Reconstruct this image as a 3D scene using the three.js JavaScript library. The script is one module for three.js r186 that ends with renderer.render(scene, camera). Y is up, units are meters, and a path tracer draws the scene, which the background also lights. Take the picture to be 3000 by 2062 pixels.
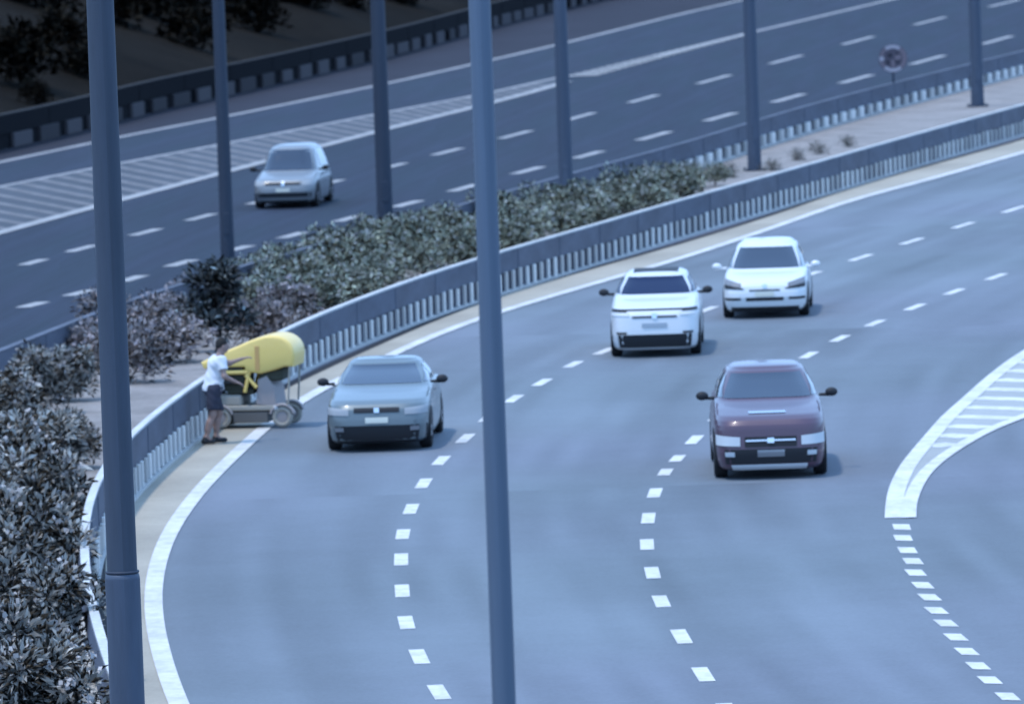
import * as THREE from 'three';
import { mergeGeometries, mergeVertices, toCreasedNormals } from 'three/addons/utils/BufferGeometryUtils.js';
import { RoundedBoxGeometry } from 'three/addons/geometries/RoundedBoxGeometry.js';

// ------------------------------------------------------------------ camera, sky, sun, exposure
const scene = new THREE.Scene();
const W = 3000, H = 2062;                       // the photograph's raster, used only to survey the ground from the camera
const FOCAL = 22000, ROLL = 0.035, TAN = 1648 / FOCAL, PITCH = Math.atan(TAN), CAM_Y = Math.cos(PITCH) / 0.091;
const camera = new THREE.PerspectiveCamera(2 * Math.atan(H / 2 / FOCAL) * 180 / Math.PI, W / H, 1, 6000);
camera.position.set(0, CAM_Y, 0);
camera.rotation.order = 'YXZ';
camera.rotation.set(-PITCH, 0, -ROLL);
camera.focus = 70; camera.userData.fStop = 4.8;

const renderer = new THREE.WebGLRenderer({ antialias: true });
renderer.setSize(1024, 703);
renderer.toneMapping = THREE.LinearToneMapping;
renderer.toneMappingExposure = 1.0;
renderer.shadowMap.enabled = true;

{ // hazy blue sky, a little brighter towards the horizon
  const w = 64, h = 32, d = new Float32Array(w * h * 4);
  for (let y = 0; y < h; y++) for (let x = 0; x < w; x++) {
    const up = Math.sin(((y + 0.5) / h - 0.5) * Math.PI), t = Math.pow(Math.max(0, 1 - Math.max(0, up)), 2.2);
    const k = up < 0 ? 0.35 : 1, i = (y * w + x) * 4;
    d[i] = k * (0.56 + 0.17 * t); d[i + 1] = k * (1.02 + 0.20 * t); d[i + 2] = k * (1.86 + 0.16 * t); d[i + 3] = 1;
  }
  const sky = new THREE.DataTexture(d, w, h, THREE.RGBAFormat, THREE.FloatType);
  sky.mapping = THREE.EquirectangularReflectionMapping; sky.magFilter = THREE.LinearFilter; sky.needsUpdate = true;
  scene.background = sky; scene.environment = sky;
}
const sun = new THREE.DirectionalLight(new THREE.Color(1, 0.96, 0.90), 2.35);
sun.position.set(-36, 122, -150 + 16); sun.target.position.set(0, 0, -150);
sun.castShadow = true; sun.shadow.radius = 7; sun.shadow.mapSize.set(2048, 2048);
Object.assign(sun.shadow.camera, { left: -120, right: 120, top: 160, bottom: -160, near: 1, far: 400 });
scene.add(sun, sun.target);

// ------------------------------------------------------------------ helpers
let seed = 7;
const rnd = () => { seed = (seed + 0x6d2b79f5) | 0; let t = Math.imul(seed ^ (seed >>> 15), 1 | seed); t = (t + Math.imul(t ^ (t >>> 7), 61 | t)) ^ t; return ((t ^ (t >>> 14)) >>> 0) / 4294967296; };
const rr = (a, b) => a + (b - a) * rnd();
const V = (x, y, z) => new THREE.Vector3(x, y, z);
const CA = Math.cos(ROLL), SA = Math.sin(ROLL), CP = Math.cos(PITCH), SP = Math.sin(PITCH);
function at(px, py, y = 0) {                     // where the sight line of a pixel meets the level y
  const dx = px - W / 2, dy = py - H / 2, u = dx * CA - dy * SA, v = dx * SA + dy * CA;
  const down = v * CP + FOCAL * SP, fwd = FOCAL * CP - v * SP, t = (CAM_Y - y) / down;
  return V(u * t, y, -fwd * t);
}
const path = (pairs, y = 0) => { const a = []; for (let i = 0; i < pairs.length; i += 2) a.push(at(pairs[i], pairs[i + 1], y).setY(0)); return a; };
function extend(pts, before, after) {            // carries a line on beyond the frame
  const n = pts.length, a = pts[0].clone().sub(pts[1]).normalize(), b = pts[n - 1].clone().sub(pts[n - 2]).normalize();
  return [...(before ? [pts[0].clone().addScaledVector(a, before)] : []), ...pts, ...(after ? [pts[n - 1].clone().addScaledVector(b, after)] : [])];
}
function smooth(pts, step = 2) {                 // evenly spaced points on a centripetal spline
  const c = new THREE.CatmullRomCurve3(pts, false, 'centripetal');
  c.arcLengthDivisions = 800;
  return c.getSpacedPoints(Math.max(4, Math.round(c.getLength() / step)));
}
function relax(pts, times) {                     // takes the survey's jitter out of a line
  let p = pts.map((q) => q.clone());
  for (let k = 0; k < times; k++) p = p.map((q, i) => (i === 0 || i === p.length - 1 ? q : q.clone().multiplyScalar(2).add(p[i - 1]).add(p[i + 1]).multiplyScalar(0.25)));
  return p;
}
const tangent = (p, i) => p[Math.min(p.length - 1, i + 1)].clone().sub(p[Math.max(0, i - 1)]).normalize();
const offset = (p, d) => p.map((q, i) => { const t = tangent(p, i); return V(q.x - t.z * d, q.y, q.z + t.x * d); });
function sheet(a, b, y, n = 0, lengthwise = false) { // level strip between two lines, uv in metres (across and along, if lengthwise)
  if (n) { a = resample(a, n); b = resample(b, n); }
  const pos = [], uv = [], idx = [], m = 5; let run = 0;
  for (let i = 0; i < a.length; i++) { if (i) run += a[i].distanceTo(a[i - 1]); const across = a[i].distanceTo(b[i]); for (let j = 0; j < m; j++) {
    const q = a[i].clone().lerp(b[i], j / (m - 1)); pos.push(q.x, y, q.z); if (lengthwise) uv.push(across * j / (m - 1), run); else uv.push(q.x, q.z);
  } }
  for (let i = 0; i < a.length - 1; i++) for (let j = 0; j < m - 1; j++) {
    const k = i * m + j; idx.push(k, k + m, k + 1, k + 1, k + m, k + m + 1);
  }
  const g = new THREE.BufferGeometry();
  g.setAttribute('position', new THREE.Float32BufferAttribute(pos, 3)); g.setAttribute('uv', new THREE.Float32BufferAttribute(uv, 2));
  g.setAttribute('normal', new THREE.Float32BufferAttribute(pos.map((_, i) => (i % 3 === 1 ? 1 : 0)), 3));
  // faces must look up
  const A = V(pos[0], 0, pos[2]), B = V(pos[m * 3], 0, pos[m * 3 + 2]), C = V(pos[3], 0, pos[5]);
  if (B.sub(A).cross(C.sub(A)).y < 0) for (let i = 0; i < idx.length; i += 3) [idx[i], idx[i + 1]] = [idx[i + 1], idx[i]];
  g.setIndex(idx); return g;
}
function resample(p, n) { const c = new THREE.CatmullRomCurve3(p, false, 'centripetal'); c.arcLengthDivisions = 600; return c.getSpacedPoints(n); }
const stripe = (p, w, y) => sheet(offset(p, -w / 2), offset(p, w / 2), y);
const names = new Map();
function numbered(name) { const n = names.get(name) ?? 0; names.set(name, n + 1); return n ? name + '_' + String(n).padStart(3, '0') : name; }
function mesh(name, geo, mat, parent) {
  const m = new THREE.Mesh(geo, mat); m.name = parent && parent !== scene ? name : numbered(name);
  m.castShadow = m.receiveShadow = true; (parent ?? scene).add(m); return m;
}
function setting(name, geo, mat, label) { const m = mesh(name, geo, mat); m.userData.kind = 'structure'; if (label) m.userData.label = label; return m; }
function thing(name, label, category, pos, turn = 0, group) {
  const g = new THREE.Group(); g.name = numbered(name); if (pos) g.position.copy(pos); g.rotation.y = turn; scene.add(g);
  g.userData = { label, category }; if (group) g.userData.group = group; return g;
}
const box = (w, h, d, x = 0, y = 0, z = 0, r = 0) => (r ? new RoundedBoxGeometry(w, h, d, 2, r) : new THREE.BoxGeometry(w, h, d)).translate(x, y, z);
const plain = (g) => { const q = g.index ? g.toNonIndexed() : g; for (const k of Object.keys(q.attributes)) if (!['position', 'normal', 'uv'].includes(k)) q.deleteAttribute(k); return q; };
const merge = (list) => mergeGeometries(list.map(plain));

// ------------------------------------------------------------------ procedural textures
function hash(x, y, s) { let h = Math.imul(x, 374761393) + Math.imul(y, 668265263) + Math.imul(s, 974711); h = Math.imul(h ^ (h >>> 13), 1274126177); return ((h ^ (h >>> 16)) >>> 0) / 4294967295; }
function vnoise(x, y, per, s) {
  const xi = Math.floor(x), yi = Math.floor(y), fx = x - xi, fy = y - yi, u = fx * fx * (3 - 2 * fx), v = fy * fy * (3 - 2 * fy), m = (n) => ((n % per) + per) % per;
  const a = hash(m(xi), m(yi), s), b = hash(m(xi + 1), m(yi), s), c = hash(m(xi), m(yi + 1), s), d = hash(m(xi + 1), m(yi + 1), s);
  return a + (b - a) * u + (c - a) * v + (a - b - c + d) * u * v;
}
function noiseTex(size, metres, base, amp, octaves, grit, s, tint = [0, 0, 0], streak = 0) {   // tileable, linear base colour
  const d = new Uint8Array(size * size * 4), enc = (c) => 255 * Math.pow(Math.min(1, Math.max(0, c)), 1 / 2.2);
  for (let y = 0; y < size; y++) for (let x = 0; x < size; x++) {
    let n = 0, t = 0;
    for (const [f, a] of octaves) { n += a * (vnoise(x / size * f, y / size * f, f, s + f) - 0.5); t += a; }
    const g = (hash(x, y, s) - 0.5) * grit, k = 1 + amp * n / t * 2 + g + streak * (vnoise(x / size * 34, y / size * 2, 34, s + 7) + 0.7 * vnoise(x / size * 90, y / size * 5, 90, s + 8) - 0.85), hue = vnoise(x / size * 5, y / size * 5, 5, s + 99) - 0.5, i = (y * size + x) * 4;
    for (let c = 0; c < 3; c++) d[i + c] = enc(base[c] * k * (1 + tint[c] * hue));
    d[i + 3] = 255;
  }
  const tx = new THREE.DataTexture(d, size, size, THREE.RGBAFormat); tx.colorSpace = THREE.SRGBColorSpace;
  tx.wrapS = tx.wrapT = THREE.RepeatWrapping; tx.magFilter = THREE.LinearFilter; tx.minFilter = THREE.LinearMipmapLinearFilter; tx.generateMipmaps = true;
  tx.repeat.set(1 / metres, 1 / metres); tx.needsUpdate = true; return tx;
}
const std = (o) => new THREE.MeshPhysicalMaterial({ roughness: 0.8, metalness: 0, specularIntensity: 0.6, ...o });
const lin = (r, g, b) => new THREE.Color().setRGB(r, g, b);
const asphaltOct = [[3, 1], [7, 0.8], [19, 0.5], [60, 0.35], [160, 0.25]];
const M = {
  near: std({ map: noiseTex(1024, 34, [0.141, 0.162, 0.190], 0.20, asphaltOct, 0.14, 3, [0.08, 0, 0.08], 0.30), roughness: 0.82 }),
  far: std({ map: noiseTex(1024, 34, [0.0215, 0.0310, 0.0500], 0.26, asphaltOct, 0.14, 11, [0.16, 0, 0.10], 0.2), roughness: 0.9, specularIntensity: 0.35 }),  // dark asphalt, with the dimming towards the top also put into its colour
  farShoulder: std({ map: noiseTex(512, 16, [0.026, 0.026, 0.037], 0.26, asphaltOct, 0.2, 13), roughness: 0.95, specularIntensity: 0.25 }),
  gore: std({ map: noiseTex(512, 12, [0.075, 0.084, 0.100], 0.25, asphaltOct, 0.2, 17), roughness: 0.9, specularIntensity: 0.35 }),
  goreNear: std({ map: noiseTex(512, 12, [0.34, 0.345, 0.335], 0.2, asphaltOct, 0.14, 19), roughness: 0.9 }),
  shoulder: std({ map: noiseTex(512, 14, [0.205, 0.178, 0.190], 0.3, asphaltOct, 0.14, 23), roughness: 0.92 }),
  kerb: std({ map: noiseTex(512, 9, [0.37, 0.335, 0.275], 0.25, asphaltOct, 0.16, 29), roughness: 0.9 }),
  gravel: std({ map: noiseTex(512, 6, [0.255, 0.23, 0.215], 0.45, [[4, 1], [11, 1], [40, 0.8], [110, 0.7]], 0.3, 31), roughness: 1 }),
  soil: std({ map: noiseTex(512, 60, [0.0075, 0.0060, 0.0046], 0.9, [[4, 1], [9, 1], [23, 0.8], [70, 0.7]], 0.35, 37), roughness: 1, specularIntensity: 0.05 }),  // near-black earth: the gloom of the top corner is painted into it
  ground: std({ map: noiseTex(512, 50, [0.07, 0.07, 0.065], 0.4, asphaltOct, 0.2, 41), roughness: 1 }),
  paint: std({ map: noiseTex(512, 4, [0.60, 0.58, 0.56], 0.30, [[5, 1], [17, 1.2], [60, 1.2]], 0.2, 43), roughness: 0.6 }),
  farDimPaint: std({ map: noiseTex(512, 4, [0.26, 0.25, 0.25], 0.35, [[5, 1], [17, 1], [60, 1]], 0.25, 47), roughness: 0.75 }),  // far edge lines: the dimness of the far side is in this colour
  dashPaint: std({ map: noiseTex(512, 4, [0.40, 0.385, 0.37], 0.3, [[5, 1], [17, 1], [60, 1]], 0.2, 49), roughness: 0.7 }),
  panel: std({ map: noiseTex(256, 5, [0.082, 0.098, 0.134], 0.35, [[3, 1], [9, 1], [40, 0.6]], 0.12, 71), roughness: 0.7, specularIntensity: 0.4 }),
  panelB: std({ map: noiseTex(256, 5, [0.090, 0.102, 0.134], 0.35, [[3, 1], [9, 1], [40, 0.6]], 0.12, 73), roughness: 0.7, specularIntensity: 0.4 }),
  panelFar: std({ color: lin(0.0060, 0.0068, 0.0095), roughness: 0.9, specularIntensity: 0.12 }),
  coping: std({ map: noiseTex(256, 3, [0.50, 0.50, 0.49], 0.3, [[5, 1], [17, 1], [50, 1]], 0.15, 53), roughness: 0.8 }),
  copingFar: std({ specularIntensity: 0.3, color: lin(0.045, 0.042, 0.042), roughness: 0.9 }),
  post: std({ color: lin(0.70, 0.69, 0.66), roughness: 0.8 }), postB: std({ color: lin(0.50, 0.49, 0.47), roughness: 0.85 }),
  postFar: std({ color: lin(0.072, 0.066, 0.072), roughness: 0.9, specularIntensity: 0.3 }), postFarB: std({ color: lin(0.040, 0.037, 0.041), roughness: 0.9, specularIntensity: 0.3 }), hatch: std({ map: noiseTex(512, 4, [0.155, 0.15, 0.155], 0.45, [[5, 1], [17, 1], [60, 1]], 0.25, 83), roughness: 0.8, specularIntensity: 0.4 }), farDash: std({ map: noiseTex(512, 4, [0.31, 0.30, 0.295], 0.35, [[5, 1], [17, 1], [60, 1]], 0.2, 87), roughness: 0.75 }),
  drain: std({ color: lin(0.03, 0.028, 0.03), roughness: 0.9 }),
  pole: std({ map: noiseTex(256, 1.6, [0.070, 0.092, 0.132], 0.25, [[3, 1], [9, 1], [40, 0.6]], 0.08, 59), roughness: 0.55, metalness: 0.2 }),
  poleLight: std({ map: noiseTex(256, 1.6, [0.125, 0.165, 0.225], 0.2, [[3, 1], [9, 1], [40, 0.6]], 0.08, 61), roughness: 0.40, metalness: 0.25 }),
  poleDimmed: std({ map: noiseTex(256, 1.6, [0.052, 0.068, 0.096], 0.25, [[3, 1], [9, 1], [40, 0.6]], 0.08, 63), roughness: 0.6, metalness: 0.1 }),  // left post's upper shaft, the dim top corner painted into its colour
  poleDark: std({ map: noiseTex(256, 1.6, [0.040, 0.052, 0.076], 0.2, [[3, 1], [9, 1], [40, 0.6]], 0.08, 67), roughness: 0.6, metalness: 0.2 }),
  rubber: std({ color: lin(0.018, 0.018, 0.02), roughness: 0.9 }),
  rim: std({ color: lin(0.35, 0.36, 0.38), roughness: 0.35, metalness: 0.8 }),
  black: std({ color: lin(0.022, 0.023, 0.027), roughness: 0.6 }),
  glass: new THREE.MeshPhysicalMaterial({ color: lin(0.018, 0.025, 0.045), roughness: 0.06, metalness: 0, clearcoat: 1, clearcoatRoughness: 0.03 }),
  lamp: new THREE.MeshPhysicalMaterial({ color: lin(0.56, 0.58, 0.60), roughness: 0.6, metalness: 0.05 }),
  lampGrey: std({ color: lin(0.33, 0.345, 0.36), roughness: 0.5 }),
  lampDim: std({ color: lin(0.20, 0.21, 0.23), roughness: 0.5 }),
  glassDark: std({ color: lin(0.010, 0.018, 0.055), roughness: 0.12, specularIntensity: 0.45 }),
  plate: std({ color: lin(0.6, 0.6, 0.52), roughness: 0.5 }),
  chrome: std({ color: lin(0.7, 0.7, 0.72), roughness: 0.18, metalness: 1 }),
};
const paintJob = (r, g, b, metal = 0) => new THREE.MeshPhysicalMaterial({ color: lin(r, g, b), roughness: 0.42, metalness: metal, clearcoat: 0.7, clearcoatRoughness: 0.12 });

// ------------------------------------------------------------------ surveyed lines
const H2 = 0.95, H1 = 0.85, HW = 1.2;
const nearTop = [3000, 303, 2750, 371, 2500, 441, 2250, 512, 2000, 580, 1740, 656, 1487, 726, 1395, 753, 1200, 815, 1000, 889, 900, 930, 791, 974, 698, 1028, 601, 1102, 450, 1200, 382, 1257, 330, 1312, 286, 1376, 256, 1436, 240, 1510, 236, 1600, 247, 1704, 271, 1801, 318, 1950, 385, 2110];
const nearBase = smooth(relax(smooth(extend(path(nearTop, H2), 160, 30), 3), 6), 1.5);
const medTop = [2950, 160, 2816, 193, 2465, 281, 2228, 348, 2000, 419, 1710, 496, 1605, 526, 1487, 559, 1390, 590, 1145, 652, 949, 712, 743, 766, 614, 806, 360, 878, 241, 930, 0, 1024];
const medBase = smooth(relax(smooth(extend(path(medTop, H1), 160, 60), 3), 6), 1.5);
const farTop = [2600, -250, 2000, -118, 1700, -52, 1470, 0, 1395, 20, 1123, 90, 1000, 117, 658, 191, 614, 199, 351, 254, 250, 283, 0, 335];
const farBase = smooth(relax(smooth(extend(path(farTop, HW), 200, 80), 3), 8), 2);
const edgeF1 = smooth(relax(smooth(extend(path([3100, -205, 2600, -94, 2180, 0, 2000, 41, 1658, 126, 1469, 170, 1123, 248, 1000, 273, 658, 343, 351, 402, 254, 423, 0, 476]), 160, 60), 3), 4), 2);
const edgeF2 = smooth(relax(path([1662, 222, 1614, 233, 1474, 264, 1395, 282, 1127, 330, 1000, 356, 662, 422, 351, 479, 254, 499, 4, 545, -400, 632, -700, 700]), 1), 2);
const edgeF3 = smooth(relax(path([1662, 240, 1614, 256, 1474, 293, 1395, 315, 1132, 377, 1000, 415, 754, 480, 667, 503, 623, 516, 355, 586, 254, 613, 9, 680, -300, 765, -700, 875]), 1), 2);
const lineF3 = smooth(relax(smooth(extend(path([3100, -118, 2610, 0, 2224, 91, 2180, 101, 2000, 146, 1930, 164]), 120, 0), 3), 3), 2);
const edgeN = smooth(relax(smooth(extend(path([3000, 448, 2750, 520, 2500, 588, 2250, 674, 2000, 757, 1700, 845, 1499, 905, 1395, 939, 1263, 989, 1111, 1059, 900, 1165, 780, 1250, 698, 1325, 601, 1420, 540, 1495, 491, 1572, 461, 1654, 447, 1735, 452, 1830, 470, 1915, 491, 1985, 520, 2062, 575, 2180]), 120, 25), 1.5), 3), 1);
const gutter = smooth(relax(smooth(extend(path([3000, 408, 2500, 549, 2250, 634, 2000, 712, 1700, 797, 1487, 858, 1395, 890, 1263, 942, 1100, 1012, 950, 1080, 700, 1205, 535, 1307, 407, 1412, 340, 1495, 300, 1570, 285, 1680, 300, 1790, 345, 1960, 410, 2110]), 120, 25), 1.5), 4), 1);

// ------------------------------------------------------------------ ground and carriageways
{
  const g = new THREE.PlaneGeometry(6000, 6000, 2, 2).rotateX(-Math.PI / 2).translate(0, -0.06, -800);
  const uv = g.attributes.uv; for (let i = 0; i < uv.count; i++) uv.setXY(i, uv.getX(i) * 6000, uv.getY(i) * 6000);
  setting('ground', g, M.ground, 'bare grey ground around the motorway');
}
setting('median_ground', sheet(medBase, nearBase, 0.0, 160), M.gravel, 'pale gravel strip between the two carriageways');
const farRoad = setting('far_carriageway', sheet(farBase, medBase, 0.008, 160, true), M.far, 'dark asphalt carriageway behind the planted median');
const nearRoad = setting('near_carriageway', sheet(nearBase, offset(nearBase, -46), 0.008, 0, true), M.near, 'pale asphalt carriageway bending towards the camera');
if (nearRoad.geometry.attributes.position.getX(4) < nearRoad.geometry.attributes.position.getX(0)) console.log('near road lies on the wrong side');
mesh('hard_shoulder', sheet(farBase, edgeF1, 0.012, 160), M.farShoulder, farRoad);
mesh('edge_line', stripe(edgeF1, 0.40, 0.020), M.farDimPaint, farRoad);
mesh('hatched_area', sheet(edgeF2, edgeF3, 0.012, 90), M.gore, farRoad);
mesh('edge_line', stripe(edgeF2, 0.34, 0.020), M.farDimPaint, farRoad);
mesh('edge_line', stripe(edgeF3, 0.44, 0.024), M.farDash, farRoad);
mesh('edge_line', stripe(lineF3, 0.42, 0.020), M.farDimPaint, farRoad);
{ // stripes across the hatched area: each runs from the near line back to the far line
  const yAt = (tab, x) => { for (let i = 0; i < tab.length - 2; i += 2) { const [a, b, c, d] = tab.slice(i, i + 4); if ((x - a) * (x - c) <= 0) return b + (d - b) * (x - a) / (c - a); } return null; };
  const f2 = [1662, 222, 1395, 282, 1127, 330, 1000, 356, 662, 422, 254, 499, 4, 545, -400, 632, -700, 700], f3 = [1662, 240, 1395, 315, 1132, 377, 1000, 415, 754, 480, 355, 586, 9, 680, -300, 765];
  for (let x = 1610, k = 0; x > -290 && k < 60; k++) {
    const y3 = yAt(f3, x), gap = y3 - yAt(f2, x), x2 = Math.max(-690, x - 2.6 * gap), y2 = yAt(f2, x2);
    const a = at(x, y3).setY(0), b = at(x2, y2).setY(0);
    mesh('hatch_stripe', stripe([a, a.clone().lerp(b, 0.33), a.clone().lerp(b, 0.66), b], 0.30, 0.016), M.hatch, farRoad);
    x -= 22 + gap * 0.24;
  }
  const t3 = resample(path([2190, 99, 2000, 145, 1833, 186, 1662, 229]), 25);      // raised bars where the hatching runs out into one line
  for (let i = 0; i < 25; i++) {
    const w = 0.46 + i * 0.034, t = tangent(t3, i), n = V(-t.z, 0, t.x);
    mesh('marking_bar', stripe([t3[i].clone().addScaledVector(n, -w * 0.75), t3[i].clone().addScaledVector(n, w * 0.25)], 0.95, 0.028), M.dashPaint, farRoad);
  }
}
function dashes(list, parent, mat, w, share) {
  const p = path(list);
  for (let i = 0; i < p.length; i++) {
    const a = p[Math.max(0, i - 1)], b = p[Math.min(p.length - 1, i + 1)], t = b.clone().sub(a), step = t.length() / (i && i < p.length - 1 ? 2 : 1); t.normalize();
    const half = step * share * rr(0.47, 0.53);
    mesh('dash', stripe([p[i].clone().addScaledVector(t, -half), p[i].clone().addScaledVector(t, half)], w, 0.014), mat, parent);
  }
}
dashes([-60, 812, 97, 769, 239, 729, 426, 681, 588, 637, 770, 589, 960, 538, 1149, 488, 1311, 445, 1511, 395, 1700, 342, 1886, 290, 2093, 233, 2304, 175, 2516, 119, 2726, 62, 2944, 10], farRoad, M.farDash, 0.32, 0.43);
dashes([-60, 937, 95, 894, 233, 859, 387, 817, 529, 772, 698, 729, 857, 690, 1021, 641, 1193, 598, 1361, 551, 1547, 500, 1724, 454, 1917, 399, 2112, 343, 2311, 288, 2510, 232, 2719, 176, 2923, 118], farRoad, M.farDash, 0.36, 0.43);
dashes([3125, 565, 2973, 614, 2824, 661, 2673, 708, 2523, 756, 2372, 806, 2222, 856, 2068, 910, 1920, 970, 1772, 1030, 1680, 1069, 1588, 1122, 1505, 1170, 1430, 1226, 1363, 1286, 1292, 1351, 1241, 1418, 1204, 1493, 1180, 1567, 1175, 1641, 1178, 1733, 1190, 1826, 1228, 1926, 1286, 2030, 1360, 2140], nearRoad, M.paint, 0.20, 0.40);
dashes([3050, 764, 2920, 812, 2797, 856, 2682, 901, 2565, 948, 2462, 993, 2370, 1042, 2275, 1097, 2190, 1158, 2105, 1222, 2035, 1290, 1985, 1345, 1950, 1385, 1919, 1446, 1900, 1520, 1896, 1597, 1912, 1680, 1938, 1764, 1997, 1867, 2061, 1978, 2135, 2085], nearRoad, M.paint, 0.20, 0.38);
mesh('edge_line', stripe(edgeN, 0.25, 0.024), M.paint, nearRoad);
mesh('shoulder_paving', sheet(nearBase, gutter, 0.012, 240), M.shoulder, nearRoad);
mesh('kerb_strip', sheet(gutter, edgeN, 0.016, 240), M.kerb, nearRoad);
mesh('drain_channel', stripe(gutter, 0.20, 0.020), M.drain, nearRoad);
{ // right-hand gore: solid line, pale wedge, inner line, then blocks
  const outer = path([3100, 985, 3000, 1041, 2920, 1100, 2842, 1169, 2780, 1225, 2738, 1273, 2690, 1330, 2661, 1369, 2632, 1430, 2622, 1480, 2620, 1520]);
  const inner = path([3100, 1185, 3000, 1222, 2900, 1262, 2817, 1307, 2760, 1345, 2715, 1385, 2685, 1430, 2668, 1475, 2664, 1520]);
  const o = smooth(outer, 0.6), n = smooth(inner, 0.6);
  mesh('gore_area', sheet(o, n, 0.012, 60), M.goreNear, nearRoad);
  mesh('edge_line', stripe(o, 0.27, 0.020), M.paint, nearRoad);
  mesh('edge_line', stripe(n, 0.22, 0.024), M.paint, nearRoad);
  const xAt = (tab, y) => { for (let i = 0; i < tab.length - 2; i += 2) if ((y - tab[i + 1]) * (y - tab[i + 3]) <= 0) return tab[i] + (tab[i + 2] - tab[i]) * (y - tab[i + 1]) / (tab[i + 3] - tab[i + 1]); return 3080; };
  const oT = [3100, 985, 3000, 1041, 2920, 1100, 2842, 1169, 2780, 1225, 2738, 1273, 2690, 1330, 2661, 1369], nT = [3080, 1190, 3000, 1222, 2900, 1262, 2817, 1307, 2760, 1345, 2715, 1385];
  for (let y = 1060; y < 1318; y += 27) { const a = at(xAt(oT, y) + 16, y).setY(0), b = at(xAt(nT, y + 6) - 18, y + 6).setY(0); mesh('hatch_stripe', stripe([a, a.clone().lerp(b, 0.5), b], 0.6, 0.016), M.paint, nearRoad); }
  const tick = [2643, 1546, 2647, 1578, 2660, 1614, 2676, 1646, 2684, 1680, 2705, 1717, 2725, 1752, 2745, 1791, 2773, 1828, 2802, 1869, 2834, 1911, 2867, 1953, 2902, 1995, 2954, 2043, 3010, 2095];
  for (let i = 0; i < tick.length; i += 2) { // bricks of paint, sheared along the curve
    const k = i / tick.length, x = tick[i], y = tick[i + 1], sh = 3 + 9 * Math.min(1, k * 2.2), hw = 25 + 3 * k, hh = 8.5 + 3.5 * k;
    const up = path([x - hw - sh, y - hh, x - sh, y - hh * 0.95, x + hw - sh, y - hh * 0.9]), dn = path([x - hw + sh, y + hh * 0.9, x + sh, y + hh * 0.95, x + hw + sh, y + hh]);
    mesh('marking_block', sheet(up, dn, 0.014), M.paint, nearRoad);
  }
}

// ------------------------------------------------------------------ barriers: dark panels over a row of pale posts, light coping
function barrier(o) {
  const line = resample(o.line, Math.round(lengthOf(o.line) / 0.5)), n = line.length;
  const g = thing(o.name, o.label, 'barrier', null); g.position.copy(line[n >> 1]); const O = g.position;
  const seen = (q) => q.z < -40 && q.z > -420;
  const local = (i) => line[i].clone().sub(O);
  const wall = (i0, i1, y0, y1, half, bow = 0) => {      // a slightly bent slab following the line
    const pos = [], idx = [], uv = []; const ring = [[-half, y0], [half, y0], [half + bow, (y0 + y1) / 2], [half, y1], [-half, y1]];
    for (let i = i0; i <= i1; i++) { const q = local(i), t = tangent(line, i), nx = -t.z, nz = t.x; ring.forEach(([d, y], j) => { pos.push(q.x + nx * d, y, q.z + nz * d); uv.push(i * 0.5, y + j * 0.2); }); }
    const m = ring.length;
    for (let i = 0; i < i1 - i0; i++) for (let j = 0; j < m; j++) { const a = i * m + j, b = i * m + (j + 1) % m; idx.push(a, a + m, b, b, a + m, b + m); }
    const c0 = 0, c1 = (i1 - i0) * m; for (let j = 1; j < m - 1; j++) { idx.push(c0, c0 + j, c0 + j + 1); idx.push(c1, c1 + j + 1, c1 + j); }
    const q = new THREE.BufferGeometry(); q.setAttribute('position', new THREE.Float32BufferAttribute(pos, 3)); q.setAttribute('uv', new THREE.Float32BufferAttribute(uv, 2)); q.setIndex(idx);
    const f = q.toNonIndexed(); f.computeVertexNormals(); return f;
  };
  const per = Math.max(2, Math.round(o.panel / 0.5));
  mesh('footing', wall(0, n - 1, -0.05, o.foot, 0.16), o.footMat ?? o.postMats[1], g);
  mesh('back_board', wall(0, n - 1, o.foot, o.low, 0.02), o.backMat, g);
  for (let i = 0; i + 1 < n - 1; i += per) {
    if (!seen(line[i])) { if (i % (per * 4) === 0) mesh('panel', wall(i, Math.min(n - 1, i + per * 4), o.low, o.high, 0.07, 0.02), o.panelMats[0], g); continue; }
    const e = Math.min(n - 1, i + per), p = mesh('panel', wall(i, e, o.low + rr(-0.006, 0.006), o.high, 0.07, 0.03), o.panelMats[(rnd() * o.panelMats.length) | 0], g);
    if (e < n - 1) { const q = local(e), t = tangent(line, e); mesh('panel_joint', box(0.06, o.high - o.low - 0.02, 0.165).translate(0, (o.high + o.low) / 2, 0).rotateY(Math.atan2(-t.z, t.x)).translate(q.x, 0, q.z), o.jointMat ?? o.panelMats[0], g); }
  }
  mesh('coping', wall(0, n - 1, o.high + 0.003, o.high + o.cap, o.copHalf ?? 0.08), o.copMat, g);
  // posts
  const c = new THREE.CatmullRomCurve3(line, false, 'centripetal'); c.arcLengthDivisions = 1500; const L = c.getLength();
  const shapes = [0, 1, 2].map((k) => new RoundedBoxGeometry(o.postW * (1 + 0.15 * (k - 1)), o.low - o.foot + 0.02, o.postD ?? 0.12, 1, 0.012));
  let made = 0;
  for (let s = 1; s < L - 1; s += o.spacing) {
    const u = s / L, q = c.getPointAt(u); if (!seen(q) || made > 299 || !o.inView(q)) continue;
    const t = c.getTangentAt(u), side = o.side, m = mesh('post', shapes[(rnd() * 3) | 0], o.postMats[rnd() < 0.65 ? 0 : 1], g);
    m.scale.y = rr(0.86, 1.06); m.position.set(q.x - O.x - t.z * side * 0.10, (o.low + o.foot) / 2, q.z - O.z + t.x * side * 0.10); m.rotation.y = Math.atan2(-t.z, t.x) + rr(-0.04, 0.04); made++;
  }
  return g;
}
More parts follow.
